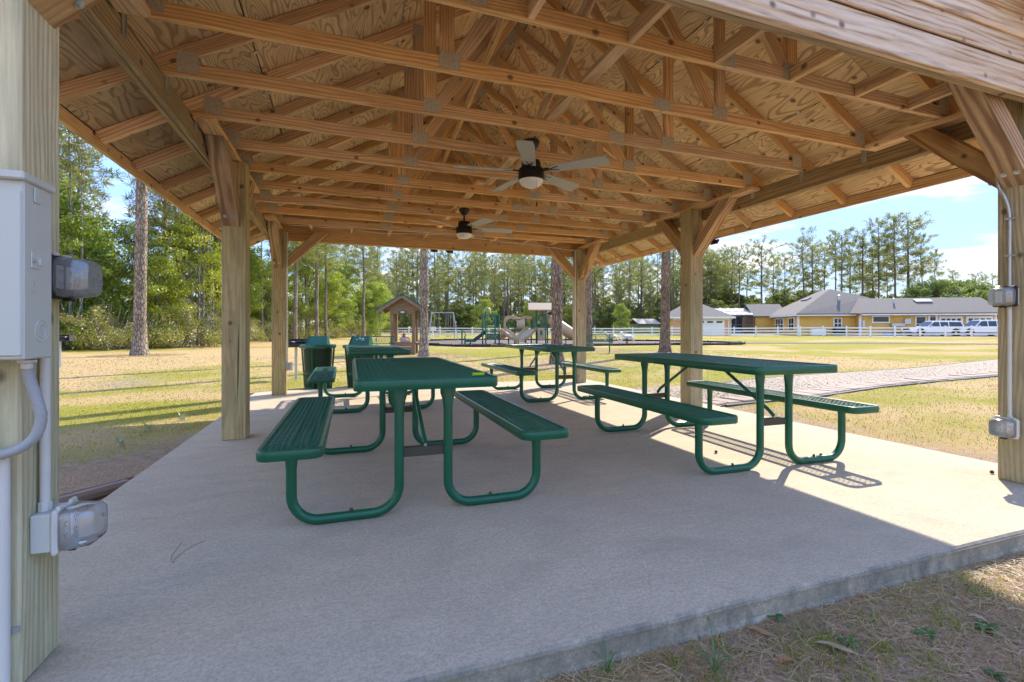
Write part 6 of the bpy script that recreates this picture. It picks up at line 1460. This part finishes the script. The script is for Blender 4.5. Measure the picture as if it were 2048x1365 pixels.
def front_tufts():
    r = np.random.default_rng(31); X = []; Y = []
    for k in range(420):
        x = r.uniform(-.3, 4.4); y = SY0 - .05 - r.uniform(0, 1) ** .8 * 1.15
        if mnoise.noise(Vector((x * 2.2, y * 2.2, 4))) < -.05 and r.random() < .75: continue
        n = int(r.uniform(14, 46)); sp = r.uniform(.015, .07); X += list(x + r.normal(0, sp, n)); Y += list(y + r.normal(0, sp, n))
    X = np.array(X); Y = np.minimum(np.array(Y), SY0 - .02); n = len(X); B = np.c_[X, Y, [gz(x, y) - .003 for x, y in zip(X, Y)]]; a = r.uniform(0, 2 * PI, n); side = np.c_[np.cos(a), np.sin(a), np.zeros(n)]; la = r.uniform(0, 2 * PI, n); ld = np.c_[np.cos(la), np.sin(la), np.zeros(n)]
    H = r.uniform(.018, .062, (n, 1)); W = r.uniform(.0020, .0048, (n, 1)); bd = r.uniform(.2, 1.3, (n, 1)); up = np.array([[0, 0, 1.0]]); mid = B + up * H * .6 + ld * H * bd * .35; tip = B + up * H * (1 - bd * .4) + ld * H * bd
    V = np.stack([B - side * W / 2, B + side * W / 2, mid + side * W * .42, mid - side * W * .42, tip], 1).reshape(-1, 3); o = np.arange(n)[:, None] * 5
    return np_mesh('blades', V, [o + np.array([[0, 1, 2, 3]]), o + np.array([[3, 2, 4]])], MAT['grass_blade'])
tag(mesh_obj('grass_tufts', front_tufts()), 'green grass tufts poking through the straw by the near slab edge', 'grass', kind='stuff')
def needles(n, region, seed, lmin=.06, lmax=.16, w=.0016, zoff=.004, flat=None):
    r = np.random.default_rng(seed); P = region(r, n); n = len(P); a = r.uniform(0, 2 * PI, n); L = r.uniform(lmin, lmax, n); cv = r.normal(0, 1.6, n); V = []; q = []
    z0 = (np.array([gz(x, y) for x, y in P]) + zoff + r.uniform(0, .014, n)) if flat is None else np.full(n, flat) + r.uniform(0, .001, n); tilt = r.normal(0, .10, n) if flat is None else np.zeros(n); k = 4
    for j in range(k + 1):
        t = j / k - .5; aa = a + cv * t; x = P[:, 0] + np.cos(aa) * L * t; y = P[:, 1] + np.sin(aa) * L * t; z = z0 + L * t * tilt; nx, ny = -np.sin(aa) * w / 2, np.cos(aa) * w / 2
        q.append(np.stack([np.c_[x - nx, y - ny, z], np.c_[x + nx, y + ny, z + w * .3]], 1))
    V = np.stack(q, 1).reshape(-1, 3); o = np.arange(n)[:, None] * (2 * (k + 1)); F = np.concatenate([o + np.array([[2 * j, 2 * j + 1, 2 * j + 3, 2 * j + 2]]) for j in range(k)]); return np_mesh('needles', V, F, MAT['straw_blade'])
def reg_front(r, n): return np.c_[r.uniform(-.6, 4.6, n), SY0 - .015 - r.uniform(0, 1, n) ** 1.3 * 1.3]
def reg_left(r, n): P = np.c_[SX0 - .02 - r.uniform(0, 1, n) ** 1.2 * 2.6, r.uniform(1.6, 5.0, n)]; return P[r.random(n) < np.clip((4.7 - P[:, 1]) / 2.2, .05, 1)]
tag(mesh_obj('pine_straw', needles(13000, reg_front, 71, .05, .17, .0019)), 'brown pine straw scattered along the near slab edge', 'pine straw', kind='stuff'); tag(mesh_obj('pine_straw', needles(5000, reg_left, 72, .07, .16, .0022)), 'brown pine straw on the bare ground left of the slab', 'pine straw', kind='stuff')
def reg_pine(r, n):
    out = []
    for (x, y, t) in PINE_SPOTS: m_ = n // 5; a = r.uniform(0, 2 * PI, m_); q = t * np.sqrt(r.uniform(0, 1, m_)); out.append(np.c_[x + q * np.cos(a), y + q * np.sin(a)])
    return np.concatenate(out)
tag(mesh_obj('pine_straw', needles(9000, reg_pine, 73, .12, .26, .008, .008)), 'brown pine straw ringed under the lawn pines', 'pine straw', kind='stuff')

def reg_slab(r, n):
    P = np.c_[r.uniform(SX0 + .03, SX1 - .03, n), r.uniform(SY0 + .03, SY1 - .03, n)]; e = np.minimum(np.minimum(P[:, 0] - SX0, SX1 - P[:, 0]), np.minimum(P[:, 1] - SY0, SY1 - P[:, 1])); return P[r.random(n) < np.exp(-e * 3.2) + .05]
tag(mesh_obj('slab_litter', needles(900, reg_slab, 75, .015, .075, .0015, flat=.0015)), 'scattered needle bits blown onto the slab', 'litter', kind='stuff')
def leaf_blade(P, w, mat, name, parent, fold=.25, n=8, M=None):
    """one modelled leaf along a 3D curve"""
    P = bezier(P, n); V = []; F = []
    for i, p in enumerate(P):
        q = i / (len(P) - 1); d = (P[min(i + 1, len(P) - 1)] - P[max(i - 1, 0)]).normalized(); s = d.cross(Vector((0, 0, 1))); s = s.normalized() if s.length > .01 else Vector((1, 0, 0)); u = s.cross(d).normalized(); ww = w * math.sin(PI * min(1, (q * .93 + .06))) ** .8 / 2
        V += [tuple(p - s * ww + u * ww * fold), tuple(p), tuple(p + s * ww + u * ww * fold)]
    for i in range(len(P) - 1): F += [(i * 3, i * 3 + 1, i * 3 + 4, i * 3 + 3), (i * 3 + 1, i * 3 + 2, i * 3 + 5, i * 3 + 4)]
    return mesh_obj(name, np_mesh(name, V, np.array(F), MAT[mat], True), parent, M)
def weed(label, x, y, n, L, w, rise, mat='weed_leaf', rz=0.0):
    t = thing('weed_plant', label, 'weed', T(x, y, gz(x, y), rz)); r = random.Random(label)
    for k in range(n):
        a = 2 * PI * k / n + r.uniform(-.4, .4); l = L * r.uniform(.7, 1.2); c, s = math.cos(a), math.sin(a); e = rise * r.uniform(.6, 1.4)
        leaf_blade([(0, 0, .003), (c * l * .4, s * l * .4, l * e * .8), (c * l * .8, s * l * .8, l * e), (c * l, s * l, l * e * .75)], w * r.uniform(.8, 1.2), mat, 'leaf', t)
def gw(u, v): return gpt(u, v)
for lb, (u, v), n, L, w, e in (('broad leaved weed against the near slab face', (1543, 1236), 9, .055, .022, .55), ('leafy weed in the straw at the lower right', (1852, 1276), 8, .05, .024, .4), ('large leafy weed near the right edge of the straw', (1970, 1262), 9, .055, .024, .4), ('small leafy weed left of the long husk', (1695, 1296), 9, .05, .014, .6), ('thin bladed grass tuft at the bottom of the picture', (1430, 1352), 11, .10, .007, 1.1), ('thin bladed grass tuft below the slab corner', (1215, 1350), 12, .07, .007, 1.2), ('bright little weed at the bottom right edge', (1990, 1358), 7, .04, .02, .6)):
    p = gw(u, v); weed(lb, p.x, p.y, n, L * .8, w * .75, e)
for lb, (u, v) in (('silvery weed tuft on the left lawn by the middle post', (365, 842)), ('smaller silvery weed on the left lawn', (295, 862)), ('silvery weed sprig nearer the left post', (240, 893))):
    p = gw(u, v); t = thing('silver_weed', lb, 'weed', T(p.x, p.y, gz(p.x, p.y))); r = random.Random(lb)
    for k in range(14): a = r.uniform(0, 6.3); l = r.uniform(.05, .12); leaf_blade([(r.uniform(-.05, .05), r.uniform(-.05, .05), 0), (math.cos(a) * l * .3, math.sin(a) * l * .3, l * .6), (math.cos(a) * l * .6, math.sin(a) * l * .6, l)], .009, 'silver_weed', 'leaf', t, n=4)
def fallen(name, label, u, v, L, w, ang, mat, z=None, curl=.12):
    p = gw(u, v) if z is None else gpt(u, v, z); t = thing(name, label, 'leaf', T(p.x, p.y, (gz(p.x, p.y) + .012) if z is None else z + .004, ang)); lf = leaf_blade([(-L / 2, 0, curl * L), (-L * .2, .01 * L, .01), (L * .2, -.01, .008), (L / 2, 0, curl * L * .8)], w, mat, 'blade', t, .3); MB().tube([(-L / 2 - L * .12, 0, curl * L * .9), (-L / 2, 0, curl * L)], .0012, 5).build('stalk', MAT[mat], t)
fallen('fallen_leaf', 'curled orange brown leaf near the slab foot', 1521, 1276, .085, .028, 2.2, 'dry_leaf'); fallen('seed_husk', 'long pale woody husk lying in the grass', 1672, 1308, .13, .024, 2.25, 'pale_dry_leaf', None, .06); fallen('fallen_leaf', 'dark curled leaf at the bottom of the straw', 1570, 1330, .06, .022, .3, 'dry_leaf'); fallen('fallen_leaf', 'brown leaf under the right table leg', 1617, 928, .085, .045, .1, 'dry_leaf', 0.0); fallen('fallen_leaf', 'pale curled leaf in the sunlit straw', 1955, 1246, .05, .02, 2.0, 'pale_dry_leaf')
def slab_needle(label, pts, mat='straw_blade'):
    P = [gpt(u, v, 0.0) + Vector((0, 0, .0025)) for u, v in pts]; tag(MB().tube(bezier(P, 5), .0006, 5).build('pine_needle', MAT[mat], None, True), label, 'pine needle')
slab_needle('upper strand of the pair of pine needles on the slab', [(285, 1039), (335, 1033), (383, 1027)]); slab_needle('lower strand of the pair of pine needles on the slab', [(285, 1040), (340, 1037), (378, 1034)])
slab_needle('dark bent pine needle lying left on the slab', [(366, 1082), (347, 1108), (342, 1120), (346, 1127)], 'black_plastic'); slab_needle('thin dark pine needle curving right on the slab', [(347, 1127), (352, 1117), (380, 1096), (412, 1082)], 'black_plastic'); slab_needle('lone pine needle near the front of the slab', [(1297, 1137), (1299, 1165), (1303, 1194)]); slab_needle('short bent needle near the front of the slab', [(912, 1224), (940, 1222), (972, 1208)]); slab_needle('pine needle beside the nearest table leg', [(688, 1052), (730, 1045), (772, 1040)])
# cones and crumbs on the slab
for i, (u, v) in enumerate(((1432, 907), (1436, 944), (1642, 913), (1984, 948))):
    p = gpt(u, v, 0.0); t = thing('pine_cone', ['small cone scrap beside the right table shadow', 'cone scrap by the left foot of the right table', 'cone scrap on the sunlit slab', 'cone scrap beside the near right post'][i], 'pine cone', T(p.x, p.y, .012)); MB().lathe([(.002, -.010), (.010, -.008), (.013, 0), (.008, .010), (.001, .013)], 7).build('cone_body', MAT['rusty_steel'], t); m = MB()
    for k in range(10): a = k * 2.4; z = -.008 + .002 * k; m.add([(.008 * math.cos(a - .4), .008 * math.sin(a - .4), z), (.008 * math.cos(a + .4), .008 * math.sin(a + .4), z), (.017 * math.cos(a), .017 * math.sin(a), z + .004)], [(0, 1, 2)])
    m.build('cone_scales', MAT['rusty_steel'], t, recalc=False)
# brown drain pipe lying against the slab, scrap of blue wrapper
a, b = gpt(60, 1022, -.06), gpt(262, 968, -.06); dp = thing('drain_pipe', 'brown plastic drain edging lying by the left slab edge', 'drain pipe', T(a.x, a.y, a.z))
board('pipe', a, b, .09, .07, MAT['drain_brown'], dp, ch=.02); board('pipe_rim', a + Vector((0, .048, .03)), b + Vector((0, .048, .03)), .012, .02, MAT['drain_brown'], dp)
p = gpt(228, 967, -.095); ws = thing('candy_wrapper', 'scrap of blue and white wrapper on the bare soil', 'litter', T(p.x, p.y, -.085)); MB().add([(-.012, -.008, 0), (.012, -.010, .004), (.014, .009, .012), (-.010, .010, .006)], [(0, 1, 2, 3)]).add([(-.03, 0, .0), (-.012, -.006, .002), (-.014, .008, .006)], [(0, 1, 2)]).build('foil', MAT['blue_scrap'], ws, recalc=False); MB().add([(.012, -.008, .003), (.03, .0, .001), (.014, .009, .010)], [(0, 1, 2)]).build('torn_end', MAT['trim_white'], ws, recalc=False)
